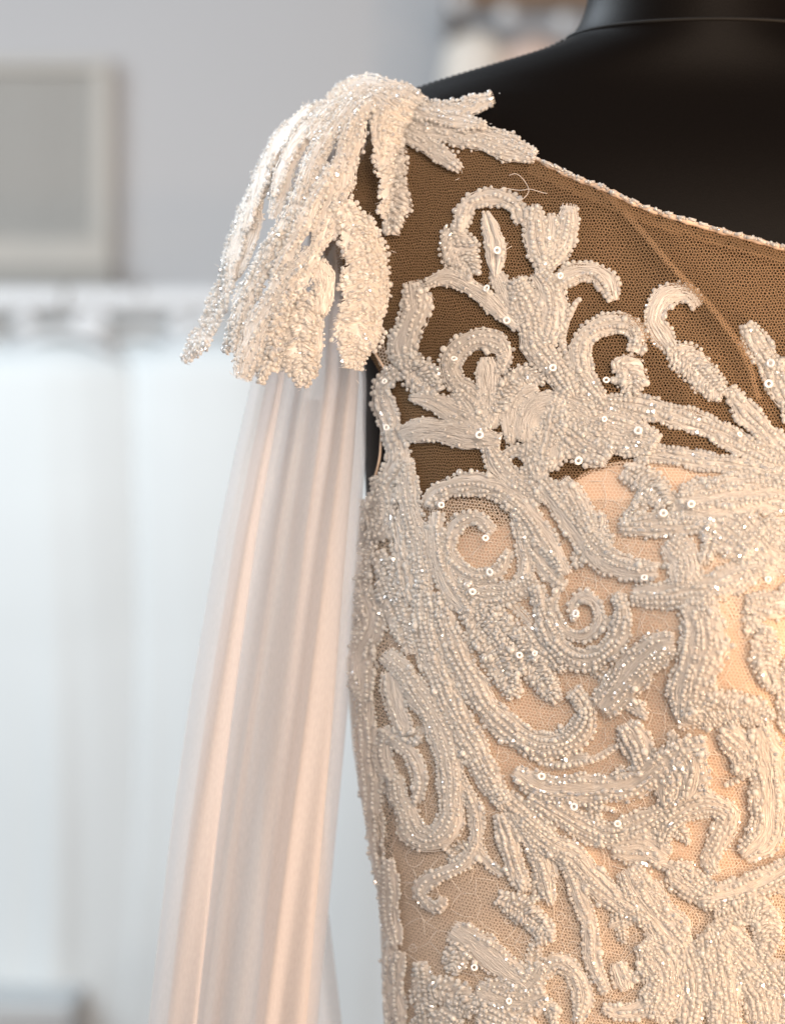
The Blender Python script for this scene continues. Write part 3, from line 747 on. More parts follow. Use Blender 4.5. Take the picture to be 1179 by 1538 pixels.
STROKES = [
 # upper scroll with its leaves
 ([(783, 336), (777, 311), (754, 298), (728, 298), (705, 308), (696, 328), (690, 352)], 27, 'b'),
 ([(676, 342), (690, 375), (712, 412)], 58, 'leaf'),
 ([(731, 322), (744, 370), (745, 415)], 32, 'sleaf'),
 ([(642, 426), (676, 417), (715, 436), (748, 464), (776, 492)], 26, 's'),
 ([(744, 408), (762, 448), (776, 478)], 28, 's'),
 ([(803, 312), (806, 360), (816, 405)], 36, 'b'),
 ([(856, 310), (848, 355), (822, 402)], 38, 'b'),
 ([(830, 325), (826, 365), (818, 400)], 26, 's'),
 ([(777, 420), (796, 474), (806, 516), (835, 555), (862, 594)], 46, 'b'),
 ([(808, 410), (828, 440), (830, 480), (822, 520)], 46, 'b'),
 ([(838, 426), (865, 410), (891, 409), (911, 424), (921, 450)], 32, 'b'),
 ([(868, 450), (855, 474), (846, 497), (846, 520), (852, 539), (857, 566)], 13, 'p'),
 ([(953, 530), (959, 507), (943, 488), (914, 487), (888, 498), (873, 520), (873, 549), (885, 575), (904, 600)], 33, 'b'),
 ([(922, 545), (945, 558), (950, 592)], 52, 'leaf'),
 ([(1048, 460), (1034, 443), (1008, 442), (989, 458), (982, 484), (998, 510), (1015, 534)], 33, 'b'),
 ([(1006, 524), (1041, 550), (1060, 572), (1084, 596)], 56, 'leaf'),
 ([(1096, 585), (1115, 614), (1141, 643), (1179, 682), (1220, 715)], 34, 'b'),
 ([(1122, 488), (1138, 522), (1158, 550), (1172, 585), (1190, 620)], 40, 'b'),
 ([(1179, 540), (1195, 590), (1205, 640)], 60, 'b'),
 ([(905, 603), (956, 610), (1008, 624), (1060, 640), (1102, 663), (1138, 682), (1200, 703)], 35, 'b'),
 ([(930, 676), (982, 681), (1028, 688), (1076, 697), (1125, 704), (1179, 719), (1240, 738)], 28, 'b'),
 ([(830, 600), (880, 630), (940, 652), (985, 672)], 70, 'b'),
 ([(838, 640), (880, 668), (915, 690)], 60, 'b'),
 ([(840, 610), (830, 660), (822, 705)], 56, 'b'),
 # fan of leaves by the armhole
 ([(621, 425), (628, 458), (617, 490), (607, 520), (614, 552)], 46, 'b'),
 ([(602, 530), (629, 561), (660, 588)], 54, 'leaf'),
 ([(600, 556), (579, 576), (578, 602), (588, 632), (592, 653), (602, 683), (594, 706), (578, 731), (562, 760)], 32, 'b'),
 ([(737, 640), (716, 600), (690, 578), (676, 551), (688, 526), (715, 510), (740, 512), (758, 530), (752, 560)], 34, 'b'),
 ([(738, 642), (735, 590), (733, 540)], 38, 's'),
 ([(744, 620), (768, 578), (792, 564), (818, 573)], 36, 'leaf'),
 ([(736, 645), (690, 622), (649, 602), (622, 598)], 36, 'sleaf'),
 ([(752, 664), (704, 655), (653, 646), (606, 650)], 38, 's'),
 ([(768, 664), (768, 619), (782, 594), (806, 582)], 26, 's'),
 ([(793, 662), (796, 629), (814, 613), (848, 609)], 46, 's'),
 ([(688, 588), (712, 622), (735, 648)], 40, 'b'),
 ([(735, 672), (751, 700), (771, 721), (795, 736), (815, 752)], 36, 'b'),
 ([(758, 682), (782, 676), (803, 697), (785, 710)], 22, 'b'),
 ([(800, 640), (805, 680), (812, 720)], 40, 'b'),
 ([(812, 722), (842, 756), (868, 790), (893, 826), (922, 847), (961, 857), (988, 857)], 42, 'b'),
 ([(845, 722), (868, 760), (890, 800)], 40, 'b'),
 # large arch with its inner spiral
 ([(646, 762), (656, 744), (683, 731), (717, 727), (751, 737), (785, 761), (805, 788), (832, 828), (852, 862)], 36, 'b'),
 ([(742, 800), (720, 778), (692, 784), (676, 816), (686, 848), (717, 866), (750, 858), (766, 828)], 24, 'b'),
 ([(776, 778), (790, 808), (808, 838), (830, 866), (850, 880)], 26, 'b'),
 ([(782, 800), (792, 845), (778, 884), (745, 902)], 26, 'b'),
 ([(615, 690), (612, 731), (619, 768), (629, 805), (636, 839), (642, 880)], 38, 'b'),
 ([(660, 770), (656, 810), (664, 850), (684, 890), (712, 925)], 34, 'b'),
 ([(568, 717), (584, 751), (578, 795), (556, 806)], 30, 'b'),
 ([(553, 758), (562, 790), (546, 839), (553, 890)], 32, 'leaf'),
 ([(568, 829), (588, 862), (602, 905)], 38, 'leaf'),
 ([(595, 770), (604, 810), (610, 860), (618, 905)], 30, 'b'),
 ([(690, 880), (730, 892), (775, 888), (806, 868)], 38, 'b'),
 # long sweeping ropes down the side
 ([(578, 870), (595, 911), (612, 952), (620, 980)], 42, 'leaf'),
 ([(640, 870), (640, 935), (655, 996), (672, 1040), (693, 1087), (717, 1132), (737, 1172), (760, 1210)], 46, 'b'),
 ([(662, 890), (676, 950), (694, 995), (717, 1035), (737, 1067), (771, 1098), (805, 1118), (839, 1118), (870, 1101), (882, 1067), (862, 1036)], 42, 'b'),
 ([(700, 905), (737, 959), (758, 1002), (774, 1046)], 58, 'leaf'),
 ([(730, 910), (770, 960), (812, 1013), (838, 1052)], 50, 'leaf'),
 ([(785, 945), (806, 974), (828, 992)], 34, 'b'),
 ([(583, 984), (609, 1006), (626, 1033), (649, 1067), (668, 1108), (678, 1150), (681, 1195), (680, 1230), (664, 1256), (643, 1260), (622, 1246), (614, 1218), (602, 1194), (598, 1168)], 42, 'b'),
 ([(578, 1094), (600, 1112), (624, 1138), (634, 1172), (628, 1204)], 24, 'b'),
 ([(582, 1100), (577, 1132), (592, 1175)], 26, 'b'),
 ([(694, 1168), (711, 1204), (718, 1238), (715, 1266), (700, 1293), (671, 1310), (643, 1323), (633, 1341), (647, 1360), (664, 1363), (667, 1348)], 23, 'b'),
 ([(547, 884), (560, 935), (542, 986), (550, 1054)], 46, 'b'),
 ([(552, 1040), (554, 1121), (560, 1189), (564, 1260), (574, 1330)], 34, 'b'),
 ([(586, 1010), (598, 1060), (612, 1100)], 34, 'b'),
 ([(532, 900), (527, 980), (532, 1060)], 26, 'b'),
 ([(588, 1290), (590, 1370), (600, 1420)], 30, 'b'),
 ([(606, 1430), (597, 1455), (597, 1489), (604, 1545)], 26, 'b'),
 ([(635, 1444), (638, 1489), (648, 1545)], 38, 'leaf'),
 ([(590, 1420), (584, 1480), (588, 1545)], 26, 'b'),
 # falling leaves, lower middle
 ([(752, 1222), (766, 1265), (776, 1306), (790, 1336)], 30, 'b'),
 ([(772, 1222), (799, 1265), (816, 1299), (828, 1356)], 25, 'b'),
 ([(742, 1190), (782, 1216), (816, 1250), (850, 1288)], 32, 'b'),
 ([(750, 1348), (782, 1364), (810, 1387), (826, 1414)], 42, 'leaf'),
 ([(681, 1396), (721, 1421), (755, 1449), (792, 1478)], 46, 'k'),
 ([(694, 1415), (682, 1458)], 42, 'leaf'),
 ([(650, 1482), (687, 1493), (712, 1520)], 48, 'leaf'),
 ([(720, 1486), (772, 1506), (820, 1494)], 56, 'k'),
 ([(722, 1520), (760, 1536), (800, 1556)], 56, 'b'),
 ([(660, 1520), (690, 1545)], 40, 'b'),
 # lower right: swags, crescents and leaves
 ([(794, 1128), (824, 1148), (865, 1146), (898, 1138), (928, 1120)], 15, 'p'),
 ([(776, 1158), (821, 1183), (865, 1184), (915, 1182), (956, 1174), (990, 1150), (1030, 1124), (1061, 1116)], 46, 'k'),
 ([(854, 1200), (892, 1210), (924, 1217)], 12, 'p'),
 ([(796, 1196), (841, 1220), (882, 1244), (922, 1254), (970, 1232), (1012, 1212)], 42, 'b'),
 ([(786, 1230), (827, 1267), (865, 1288), (892, 1321), (926, 1350), (974, 1378)], 40, 'b'),
 ([(848, 1287), (868, 1338), (882, 1375), (888, 1409), (892, 1449), (912, 1489)], 26, 'b'),
 ([(797, 1267), (817, 1314), (828, 1350)], 23, 'b'),
 ([(907, 1514), (939, 1521), (970, 1510), (985, 1488)], 26, 'b'),
 ([(926, 1446), (934, 1465), (942, 1484)], 32, 'b'),
 ([(819, 1466), (834, 1447), (854, 1452), (871, 1476), (876, 1503), (868, 1535)], 32, 'b'),
 ([(790, 1490), (808, 1470), (815, 1450)], 30, 'b'),
 ([(920, 1272), (963, 1268), (1002, 1286)], 60, 'k'),
 ([(942, 1305), (970, 1355), (997, 1388), (1026, 1418)], 68, 'b'),
 ([(968, 1412), (997, 1449), (999, 1490), (983, 1530)], 74, 'b'),
 ([(993, 1270), (1003, 1240), (1030, 1217), (1064, 1207), (1094, 1220), (1088, 1243), (1076, 1267), (1064, 1292), (1072, 1310)], 36, 'b'),
 ([(1010, 1300), (1040, 1330), (1070, 1345)], 50, 'b'),
 ([(1017, 1080), (1066, 1066), (1116, 1064), (1156, 1080)], 58, 'leaf'),
 ([(1085, 1096), (1116, 1128), (1110, 1160)], 44, 'b'),
 ([(1139, 1090), (1149, 1145), (1154, 1202), (1146, 1253), (1116, 1282)], 60, 'b'),
 ([(1074, 1378), (1116, 1362), (1148, 1374), (1154, 1409), (1148, 1436)], 52, 'leaf'),
 ([(1051, 1350), (1101, 1341), (1152, 1321), (1200, 1292)], 46, 'b'),
 ([(1070, 1384), (1101, 1417), (1135, 1450), (1172, 1492)], 56, 'b'),
 ([(1066, 1400), (1078, 1456), (1086, 1507), (1086, 1550)], 60, 'b'),
 ([(1120, 1462), (1146, 1500), (1154, 1550)], 60, 'b'),
 ([(1030, 1425), (1040, 1480), (1034, 1545)], 40, 'b'),
 ([(1190, 1440), (1200, 1500), (1190, 1545)], 50, 'b'),
 ([(940, 1086), (958, 1118), (966, 1150)], 44, 'b'),
 ([(985, 1130), (1010, 1170), (1004, 1205)], 60, 'k'),
 ([(1020, 1110), (1040, 1150), (1030, 1195)], 54, 'k'),
 # bust, right
 ([(938, 704), (974, 727), (1002, 760)], 50, 'leaf'),
 ([(933, 791), (980, 789), (1025, 788), (1054, 788)], 38, 'b'),
 ([(1022, 752), (1057, 752), (1105, 745), (1154, 742), (1200, 746)], 70, 'b'),
 ([(1050, 786), (1089, 801), (1124, 834)], 60, 'k'),
 ([(1006, 815), (1030, 843), (1026, 880)], 54, 'b'),
 ([(952, 895), (993, 895), (1031, 889), (1073, 882), (1121, 862), (1150, 854)], 46, 'b'),
 ([(868, 928), (860, 912), (874, 895), (895, 903), (903, 932), (880, 956), (848, 946), (832, 914), (842, 884)], 17, 'b'),
 ([(808, 880), (822, 936), (839, 968), (871, 990), (903, 984), (929, 959), (938, 923), (930, 892)], 32, 'b'),
 ([(898, 770), (900, 812), (916, 836)], 36, 'k'),
 ([(905, 1064), (935, 1029), (961, 997), (993, 972), (1014, 968)], 62, 'k'),
 ([(1044, 900), (1057, 939), (1057, 975), (1045, 1008), (1038, 1040), (1030, 1076)], 72, 'b'),
 ([(1150, 940), (1147, 991), (1162, 1034)], 46, 'leaf'),
 ([(1147, 788), (1179, 801), (1210, 812)], 40, 'b'),
 ([(1110, 780), (1150, 830), (1190, 850)], 60, 'b'),
 ([(1190, 880), (1170, 910), (1120, 905)], 40, 'b'),
 ([(1190, 990), (1185, 1050), (1200, 1110)], 44, 'b'),
]
for st in STROKES:
    motif(*st)
r2_ = np.random.default_rng(21)
cx_ = [c_[0] for c_ in CUPTOP]; cy_ = [c_[1] for c_ in CUPTOP]
made = 0
while made < 85:
    line, w, kind = STROKES[r2_.integers(0, len(STROKES))][:3]
    c, L = catmull(line, 4.0)
    if len(c) < 8: continue
    i = r2_.integers(2, len(c)-3); p = c[i]
    if p[1] < 30+np.interp(p[0], cx_, cy_) or p[0] < 575: continue
    t = c[i+1]-c[i-1]; a = math.atan2(t[1], t[0])+r2_.choice([-1, 1])*r2_.uniform(.5, 1.1); k = r2_.normal()*.35
    ln = r2_.uniform(36, 74); q = [p]
    for _ in range(3): a += k; q.append(q[-1]+np.array([math.cos(a), math.sin(a)])*ln/3)
    kd = r2_.choice(['p', 'b', 'leaf', 'b'])
    motif([tuple(v) for v in q], {'p': 10, 'b': 15, 'leaf': 24}[kd], kd, -.0006, name='lace_sprig')
    made += 1
CAPS = [
 ([(556, 166), (610, 163), (670, 172), (740, 152)], 36, 'b', .002),
 ([(585, 185), (640, 192), (720, 208), (803, 238)], 50, 'b', .001),
 ([(575, 190), (630, 215), (668, 238), (692, 258)], 30, 'b', .002),
 ([(566, 178), (582, 225), (590, 290), (592, 352)], 68, 'leaf', .002),
 ([(540, 180), (520, 240), (504, 300), (484, 350), (470, 385)], 40, 'b', .004),
 ([(510, 308), (538, 390), (530, 470), (516, 552)], 80, 'leaf', .005),
 ([(515, 180), (482, 235), (458, 300), (438, 360)], 34, 'b', .003),
 ([(500, 172), (448, 220), (426, 280), (414, 330)], 34, 'b', .0005),
 ([(480, 165), (426, 212), (392, 285), (360, 365), (342, 430)], 36, 'b', .001),
 ([(352, 400), (338, 450), (318, 500), (288, 543)], 34, 'leaf', .002),
 ([(444, 322), (410, 390), (382, 440), (358, 500)], 36, 'b', .003),
 ([(470, 385), (432, 440), (398, 500), (372, 570)], 50, 'b', .005),
 ([(462, 440), (450, 500), (452, 580)], 56, 'leaf', .003),
 ([(430, 430), (422, 490), (408, 556)], 50, 'b', .0005),
 ([(478, 395), (484, 430), (478, 470)], 34, 's', .003),
 ([(392, 300), (374, 370), (352, 420)], 30, 's', .000),
 ([(500, 160), (545, 138), (600, 150), (630, 160)], 46, 'b', .002),
 ([(470, 178), (520, 166), (570, 170)], 42, 'b', .001),
 ([(560, 150), (590, 168), (620, 178)], 40, 'b', .003),
 ([(545, 150), (500, 180), (470, 215)], 40, 'b', .003),
 ([(530, 165), (495, 215), (470, 262), (452, 310)], 22, 'b', .005),
 ([(505, 168), (462, 205), (436, 250), (420, 300)], 20, 'b', .004),
 ([(470, 172), (425, 225), (398, 290), (380, 350)], 20, 'b', .004),
 ([(420, 240), (385, 310), (362, 380), (350, 440)], 22, 'b', .003),
 ([(500, 260), (470, 320), (446, 370), (420, 420)], 24, 'b', .005),
 ([(430, 350), (400, 410), (376, 470), (362, 530)], 24, 'b', .005),
 ([(400, 380), (378, 440), (360, 490), (345, 530)], 24, 'leaf', .001),
 ([(455, 400), (425, 470), (410, 530), (396, 576)], 26, 'leaf', .006),
 ([(480, 420), (474, 480), (470, 530), (466, 566)], 26, 'b', .001),
 ([(560, 160), (530, 190), (515, 225)], 24, 'b', .005),
 ([(575, 165), (562, 200), (566, 235)], 24, 'b', .004),
 ([(590, 160), (640, 178), (690, 190), (730, 196)], 24, 'b', .004),
 ([(540, 330), (552, 390), (556, 440), (548, 490)], 24, 'b', .006),
]
for line, w, kind, lf in CAPS:
    motif(line, w, kind, lf, cap=True, name='shoulder_petal')

# beads of the neckline
C = []; R = []
for q in range(2, len(P_)-2): pass
Pn, Nn_ = on_body(NECK[3:], .0030, 3.0, disp=yoke_disp)
CB = []
for q in range(len(Pn)):
    if rng.random() < .55: C.append(Pn[q]+rng.normal(size=3)*.0006); R.append(rng.uniform(.0008, .0013))
child('beading', beads_mesh('beading', C, R, M['clear']), neckline, kind='stuff').location = (0, 0, 0)
bug = []
for q in range(0, len(Pn)-8, 6):
    a = Pn[q]+np.array([0, 0, rng.uniform(-.0008, .0012)]); b = Pn[q+4]+np.array([0, 0, rng.uniform(-.0008, .0012)])
    bug.append(tube_vf([a, a*.5+b*.5, b], .0009, 6))
V_, F_ = merge(bug)
child('bugle_beading', make_mesh('bugle_beading', V_, F_, M['bead']), neckline, kind='stuff').location = (0, 0, 0)

# larger beads, one object each
bm_big = make_mesh('bead', *icosphere(2), M['clear'])
bm_big2 = make_mesh('bead', *icosphere(2), M['bead'])
rng.shuffle(BIG)
BIG = list(BIG)
for k, (P, r) in enumerate([b for b in BIG if not np.isnan(b[0]).any()][:280]):
    o = link('bead', bm_big if k % 2 else bm_big2, gown)
    o.location = Vector(P)-gown.location
    r = r*rng.uniform(.8, 1.05); o.scale = (r, r, r*.85); o.rotation_euler = rng.uniform(0, 6, 3)

# ring sequins
def torus(R0, r0, nu=20, nv=7, flat=.6):
    V = []
    for i in range(nu):
        a = 2*math.pi*i/nu
        for j in range(nv):
            b = 2*math.pi*j/nv
            V.append(((R0+r0*math.cos(b))*math.cos(a), (R0+r0*math.cos(b))*math.sin(a), flat*r0*math.sin(b)))
    i, j = np.meshgrid(np.arange(nu), np.arange(nv), indexing='ij'); i = i.ravel(); j = j.ravel()
    return np.array(V), np.stack([i*nv+j, ((i+1) % nu)*nv+j, ((i+1) % nu)*nv+(j+1) % nv, i*nv+(j+1) % nv], 1)
seq_me = make_mesh('sequin', *torus(.00150, .00068), M['sequin'])
SEQ = [(425, 421), (735, 436), (765, 484), (843, 419), (592, 574), (873, 696), (743, 859), (1000, 777), (818, 1161), (910, 634), (595, 643), (673, 759),
       (1150, 582), (1153, 551), (718, 888), (787, 981), (810, 978), (737, 808), (912, 575), (1039, 765), (866, 1206), (727, 655), (750, 381), (690, 540),
       (833, 556), (960, 652), (1108, 660), (873, 920), (535, 415), (975, 870), (1146, 874), (930, 1230), (770, 1500), (720, 1450)]
for (x, y) in SEQ:
    P, n = hit(bvh_cap if (y < 600 and x < 620) else bvh_body, x, y)
    if P is None: continue
    o = link('sequin', seq_me, gown)
    nv_ = (Vector(n)*.5+Vector((CAM-P)/np.linalg.norm(CAM-P))+Vector(rng.normal(size=3)*.36)).normalized()
    o.location = Vector(P+n*.0075)-gown.location
    o.rotation_euler = nv_.to_track_quat('Z', 'Y').to_euler()
    s_ = rng.uniform(.75, 1.15); o.scale = (s_, s_, s_)

# lace ground: curling hair-thin threads over the net of the bodice
def curls(x, y, ln, bend, n=14, lift=.0006):
    k = len(x); a = rng.uniform(0, 6.28, k); kk = rng.normal(size=k)*bend; X = np.zeros((k, n)); Y = np.zeros((k, n))
    for i in range(n):
        X[:, i] = x; Y[:, i] = y; a = a+kk+rng.normal(size=k)*.12; x = x+np.cos(a)*ln/n; y = y+np.sin(a)*ln/n
    P, nn = map_body(X, Y)
    return okrows(P+nn*(lift+.0002*np.sin(np.arange(n)))[None, :, None])
x_ = rng.uniform(560, 1190, 220); y_ = rng.uniform(800, 1560, 220)
A = curls(x_, y_, rng.uniform(40, 90, 220), .34)
child('lace_tendrils', fibres_mesh('lace_tendrils', A, M['satin'], .00018), gown, kind='stuff')
# irregular cells of the lace ground
cell = 21.0; nx, ny = int(700/cell), int(920/(cell*.866)); ij = {}
def vert(i, j):
    if (i, j) not in ij:
        ij[(i, j)] = np.array([545+i*cell+(cell/2 if j % 2 else 0), 690+j*cell*.866])+rng.normal(size=2)*cell*.24
    return ij[(i, j)]
E = []
for j in range(ny):
    for i in range(nx):
        if (i+(2 if j % 2 else 0)) % 3 == 0: continue      # the centres of the honeycomb carry no thread
        for di, dj in (((1, 0), (0, 1), (-1, 1)) if j % 2 == 0 else ((1, 0), (0, 1), (1, 1))):
            i2, j2 = i+di, j+dj
            if (i2+(2 if j2 % 2 else 0)) % 3 == 0 or rng.random() < .18: continue
            p, q = vert(i, j), vert(i2, j2); E.append((p, q, (p+q)/2+rng.normal(size=2)*2.4))
E = np.array([e for e in E if e[2][1] > 12+np.interp(e[2][0], [c_[0] for c_ in CUPTOP], [c_[1] for c_ in CUPTOP])]); t_ = np.linspace(0, 1, 6)[None, :, None]
Q = E[:, None, 0]*(1-t_)**2+2*E[:, None, 2]*t_*(1-t_)+E[:, None, 1]*t_**2
P, nn = map_body(Q[..., 0], Q[..., 1]); A = okrows(P+nn*.0007)
child('lace_threads', fibres_mesh('lace_threads', A, M['satin'], .00017), gown, kind='stuff')
# a few loose thread ends
for line in ([(766, 267), (776, 266), (785, 271), (792, 280), (795, 290), (791, 299), (783, 304), (773, 304)], [(744, 293), (755, 288), (770, 287), (785, 289), (800, 289), (822, 293)],
             [(690, 410), (672, 402), (664, 415)], [(588, 300), (580, 330), (583, 350)], [(770, 372), (760, 378), (764, 366)]):
    P_, n_ = on_body(line, .0035, 2.0)
    V_, F_ = tube_vf(P_+n_*(.001*np.sin(np.arange(len(P_))*.3))[:, None], .00016, 5)
    child('loose_thread', make_mesh('loose_thread', V_, F_, M['satin']), gown)
# frayed whiskers on the shoulder petals
A = []
for line, w, kind, lf in CAPS:
    c, L = catmull(line, 6.0)
    for _ in range(int(L*.25)):
        p = c[rng.integers(0, len(c))]+rng.normal(size=2)*w*.16
        h = bvh_cap.ray_cast(CV, ray_dir(*p))
        if h[0] is None: continue
        P = np.array(h[0]); n = np.array(h[1]); n = n if np.dot(n, CAM-P) > 0 else -n
        d = rng.normal(size=3)*.6+n; d /= np.linalg.norm(d); l = rng.uniform(.002, .004)
        P = P+n*(lf+.0012); g = rng.normal(size=3)*.0006
        A.append([P, P+d*l*.4+g*.3, P+d*l*.8+g])
child('frayed_ends', fibres_mesh('frayed_ends', A, M['satin'], .0002), gown, kind='stuff')

# ------------------------------------------------------------------ the shop behind, out of focus
YW = 3.0      # wall
V_, F_ = box_vf((-4, YW, -.2), (4, YW+.1, 3.4), .005)
link('wall', make_mesh('wall', V_, F_, M['wall']), kind='structure')
# framed panel on the wall
def wpx(px, py, y): return PX(px, py, y)
a = wpx(-330, 88, YW-.05); b = wpx(168, 402, YW-.05)
pan = empty('wall_panel', ((a[0]+b[0])/2, YW, b[2]), 'grey louvred panel in a cream frame fixed high on the grey wall', 'wall panel')
fw = .046
def part_box(name, lo, hi, mat, parent, bev=.006):
    V_, F_ = box_vf(lo, hi, bev); return child(name, make_mesh(name, V_, F_, mat, smooth=False), parent)
part_box('frame', (a[0], YW-.06, b[2]), (b[0], YW-.001, b[2]+fw*1.15), M['panel_frame'], pan)
part_box('frame', (a[0], YW-.06, a[2]-fw*.45), (b[0], YW-.001, a[2]), M['panel_frame'], pan)
part_box('frame', (b[0]-fw*.75, YW-.06, b[2]+fw*1.152), (b[0], YW-.001, a[2]-fw*.452), M['panel_frame'], pan)
part_box('frame', (a[0], YW-.06, b[2]+fw*1.152), (a[0]+fw*.75, YW-.001, a[2]-fw*.452), M['panel_frame'], pan)
z0 = b[2]+fw*1.16; z1 = a[2]-fw*.46; ns = 26
slat = None
for k in range(ns):
    z = z0+(z1-z0)*k/ns
    if slat is None:
        V_, F_ = box_vf((a[0]+fw*.76, YW-.035, z), (b[0]-fw*.76, YW-.012, z+(z1-z0)/ns*.97), .003)
        slat = child('slat', make_mesh('slat', V_, F_, M['panel'], smooth=False), pan)
    else:
        o = slat.copy(); COL.objects.link(o); o.location.z += (z1-z0)/ns*k
part_box('frame_shadow', (a[0], YW-.10, b[2]-.045), (b[0]+.01, YW-.001, b[2]-.002), M['grey_metal'], pan)  # dark bar standing in for the shadow under the frame

# white rail with the gowns
YR = 2.25
zr = wpx(0, 448, YR)[2]
rail = empty('clothes_rail', (-.6, YR, zr), 'white clothes rail running along the wall above the white gowns', 'clothes rail')
k_ = (D+YR)/D
V_, F_ = tube_vf([(-2.2, YR, zr), (-1, YR, zr), (0, YR, zr-.004), (1.4, YR, zr-.01)], .0195, 14)
child('bar', make_mesh('bar', V_, F_, M['white_metal']), rail)
for x in (-1.55, .95):
    V_, F_ = tube_vf([(x, YR, zr), (x, YR+.3, zr), (x, YW-.002, zr)], .014, 10)
    child('bracket', make_mesh('bracket', V_, F_, M['white_metal']), rail)
    V_, F_ = tube_vf([(x, YW-.02, zr), (x, YW-.0005, zr)], .035, 14)
    child('wall_plate', make_mesh('wall_plate', V_, F_, M['white_metal']), rail)

def gown_mesh(x, y, ztop, mat, w, seed, zlen=1.25, fl=1.0):
    r = np.random.default_rng(seed); ph = r.uniform(0, 6, 6)
    nz, na = 70, 120; V = np.zeros((nz, na, 3))
    for i in range(nz):
        t = i/(nz-1)
        half = 1.22*w*(np.interp(t, [0, .03, .1, .28, .36, .6, 1], [.25, .80, .92, .96, 1.0, 1.12*fl, 1.4*fl])); dep = .07*np.interp(t, [0, .03, .2, .36, 1], [.25, .8, 1.0, 1.05, 1.7])
        for j in range(na):
            a = 2*math.pi*j/na
            rip = (np.interp(t, [0, .3, .45, 1], [.02, .04, .07, .13]))*(math.sin(a*7+ph[0]+1.5*t)+.6*math.sin(a*13+ph[1]-2*t)+.4*math.sin(a*19+ph[2]))*.5
            V[i, j] = (x+half*(1+rip*.4)*math.cos(a)+.01*math.sin(t*5+ph[3]), y+dep*(1+rip)*math.sin(a), ztop-t*zlen)
    F = [list(f) for f in grid_faces(nz, na, True)]+[list(range(na))[::-1]]
    return make_mesh('skirt', V.reshape(-1, 3), F, mat)
GOWNS = [(-560, 'grey_cloth', .16, 'pale grey blurred gown hanging at the far left end of the rail'),
         (-70, 'white_cloth', .17, 'white gown at the left picture edge, below the framed panel'),
         (95, 'white_cloth', .14, 'white gown hanging second from the left picture edge'),
         (215, 'white_cloth', .13, 'white gown hanging between the second gown and the chiffon sleeve'),
         (335, 'white_cloth', .15, 'white gown hanging just left of the chiffon sleeve'),
         (465, 'grey_cloth', .15, 'pale gown hanging directly behind the chiffon sleeve'),
         (600, 'white_cloth', .16, 'white gown seen in the gap between sleeve and bodice')]
for gi, (px, mt, w, lab) in enumerate(GOWNS[1:]):
    yy = YR+(-.03 if gi % 2 else .03)
    P = wpx(px, 500+((gi*37) % 20), yy)
    g = empty('hanging_gown', (P[0], yy, P[2]-1.25), lab, 'gown', 'white gowns hanging on the rail behind')
    body = child('gown_body', gown_mesh(P[0], yy, P[2], M[mt], w, 40+gi), g)
    # hanger: wooden shoulders, hook, round white size divider on the bar
    h = empty('coat_hanger', (P[0], yy, P[2]), 'white hanger on the rail carrying the '+['leftmost', 'second', 'third', 'fourth', 'fifth', 'sixth'][gi]+' white gown', 'hanger', 'hangers on the white rail')
    V_, F_ = tube_vf([(P[0]-w*.6, yy, P[2]-.012), (P[0]-w*.3, yy, P[2]+.012), (P[0], yy, P[2]+.022), (P[0]+w*.3, yy, P[2]+.012), (P[0]+w*.6, yy, P[2]-.012)], .008, 8)
    child('arm', make_mesh('arm', V_, F_, M['white_metal']), h)
    hz = zr-P[2]
    pts = [(P[0], yy, P[2]+.02), (P[0], yy, zr-.03)]+[(P[0], YR+.024*math.cos(t)*(1 if yy > YR else -1), zr+.024*math.sin(t)) for t in np.linspace(-.6, 3.0, 9)]
    V_, F_ = tube_vf(pts, .0025, 6)
    child('hook', make_mesh('hook', V_, F_, M['grey_metal']), h)
for i, px in enumerate((38, 125, 150, 272, 312, -30)):
    P = wpx(px, 484, YR-.02)
    sv, sf = icosphere(3)
    o = link('size_marker', make_mesh('size_marker', sv*np.array([.017, .010, .018]), sf, M['white_metal']),
             label=['round white marker hanging near the left picture edge below the rail', 'left one of the close pair of white markers below the rail', 'right one of the close pair of white markers below the rail',
                    'round white marker below the rail left of the lace cap', 'round white marker below the rail touching the lace cap', 'round white marker cut by the left picture edge'][i],
             cat='marker', group='round markers under the rail')
    o.location = P
# solid strip added as the dark shade between rail and gowns
V_, F_ = box_vf((-2.0, YW-.16, wpx(0, 520, YW-.1)[2]), (1.0, YW-.001, wpx(0, 478, YW-.1)[2]), .006)
o = link('shade_strip', make_mesh('shade_strip', V_, F_, M['panel'], smooth=False), label='grey strip standing in for the shade just below the white rail', cat='board')

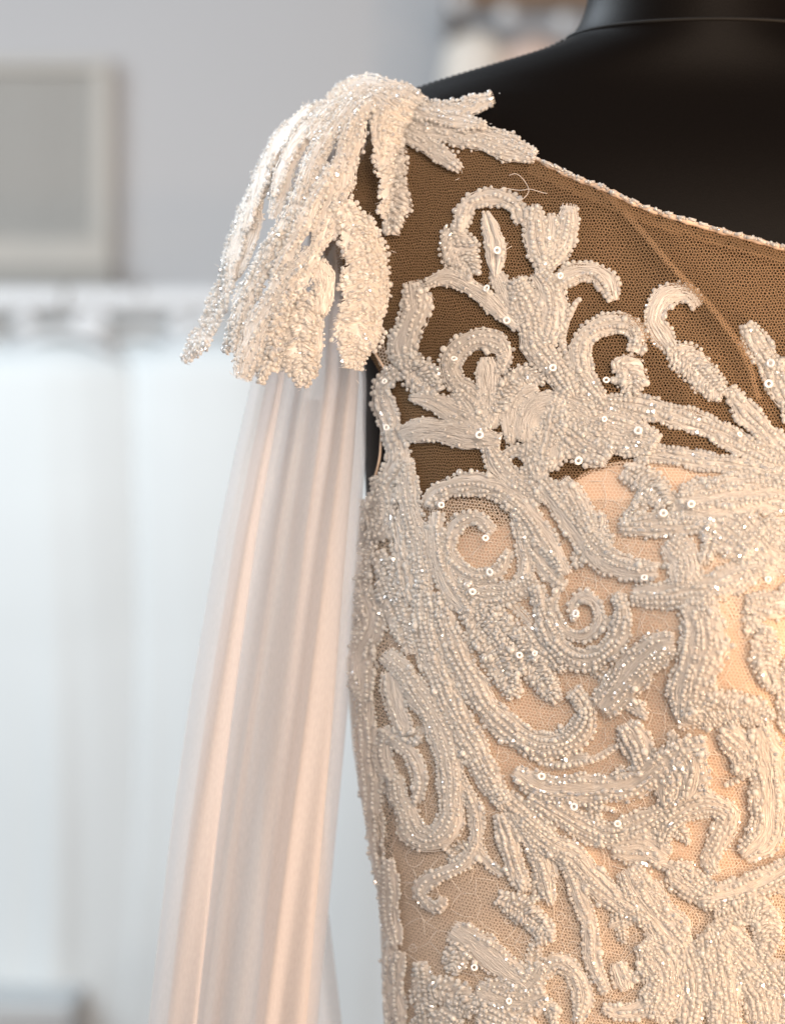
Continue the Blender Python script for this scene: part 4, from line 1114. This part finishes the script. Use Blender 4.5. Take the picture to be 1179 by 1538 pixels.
# upper right: a second rail with a blush gown, half hidden by the form
YB = 2.6
zb = wpx(0, 2, YB)[2]
r2 = empty('wall_shelf', (wpx(800, 0, YB)[0], YB, zb), 'brown wooden hanging bar high behind the neck of the dress form', 'shelf')
V_, F_ = box_vf((wpx(672, 0, YB)[0], YB-.03, zb-.010), (wpx(1150, 0, YB)[0], YB+.05, zb+.06), .006)
child('board', make_mesh('board', V_, F_, M['brown_wood'], smooth=False), r2)
for px in (690, 1120):
    x = wpx(px, 0, YB)[0]
    V_, F_ = box_vf((x-.012, YB+.05, zb-.005), (x+.012, YW-.001, zb+.055), .003); child('bracket', make_mesh('bracket', V_, F_, M['brown_wood'], smooth=False), r2)
P = wpx(722, 42, YB); g = empty('hanging_gown', (P[0], YB+.02, P[2]-.9), 'cream gown hanging from the brown bar, left of the dress form neck', 'gown', 'gowns on the brown bar')
child('gown_body', gown_mesh(P[0], YB+.02, P[2], M['ivory_cloth'], .055, 71, .9), g)
P = wpx(800, 50, YB); g = empty('hanging_gown', (P[0], YB+.02, P[2]-.9), 'blush gown hanging from the brown bar beside the dress form neck', 'gown', 'gowns on the brown bar')
child('gown_body', gown_mesh(P[0], YB+.02, P[2], M['blush_cloth'], .06, 72, .9), g)
for i, (px, py) in enumerate(((690, 2), (762, 22), (848, 32))):
    P = wpx(px, py, YB-.06); sv, sf = icosphere(3)
    o = link('hanger_knob', make_mesh('hanger_knob', sv*np.array([.017, .012, .017]), sf, M['white_metal']),
             label=['white knob at the left end of the brown bar', 'white knob under the middle of the brown bar', 'white knob beside the neck of the dress form'][i], cat='knob', group='white knobs on the brown bar')
    o.location = P
# lower left: slate box at the foot of the gowns
P = wpx(-60, 1525, 2.05)
bx_ = empty('storage_box', (P[0], 2.05, P[2]-.3), 'slate grey storage box at the lower left corner in front of the gowns', 'box')
part_box('box_body', (P[0]-.12, 1.98, P[2]-.3), (P[0]+.17, 2.14, P[2]-.004), M['dark_grey'], bx_, .01)
part_box('lid', (P[0]-.125, 1.975, P[2]-.002), (P[0]+.175, 2.145, P[2]+.03), M['dark_grey'], bx_, .01)
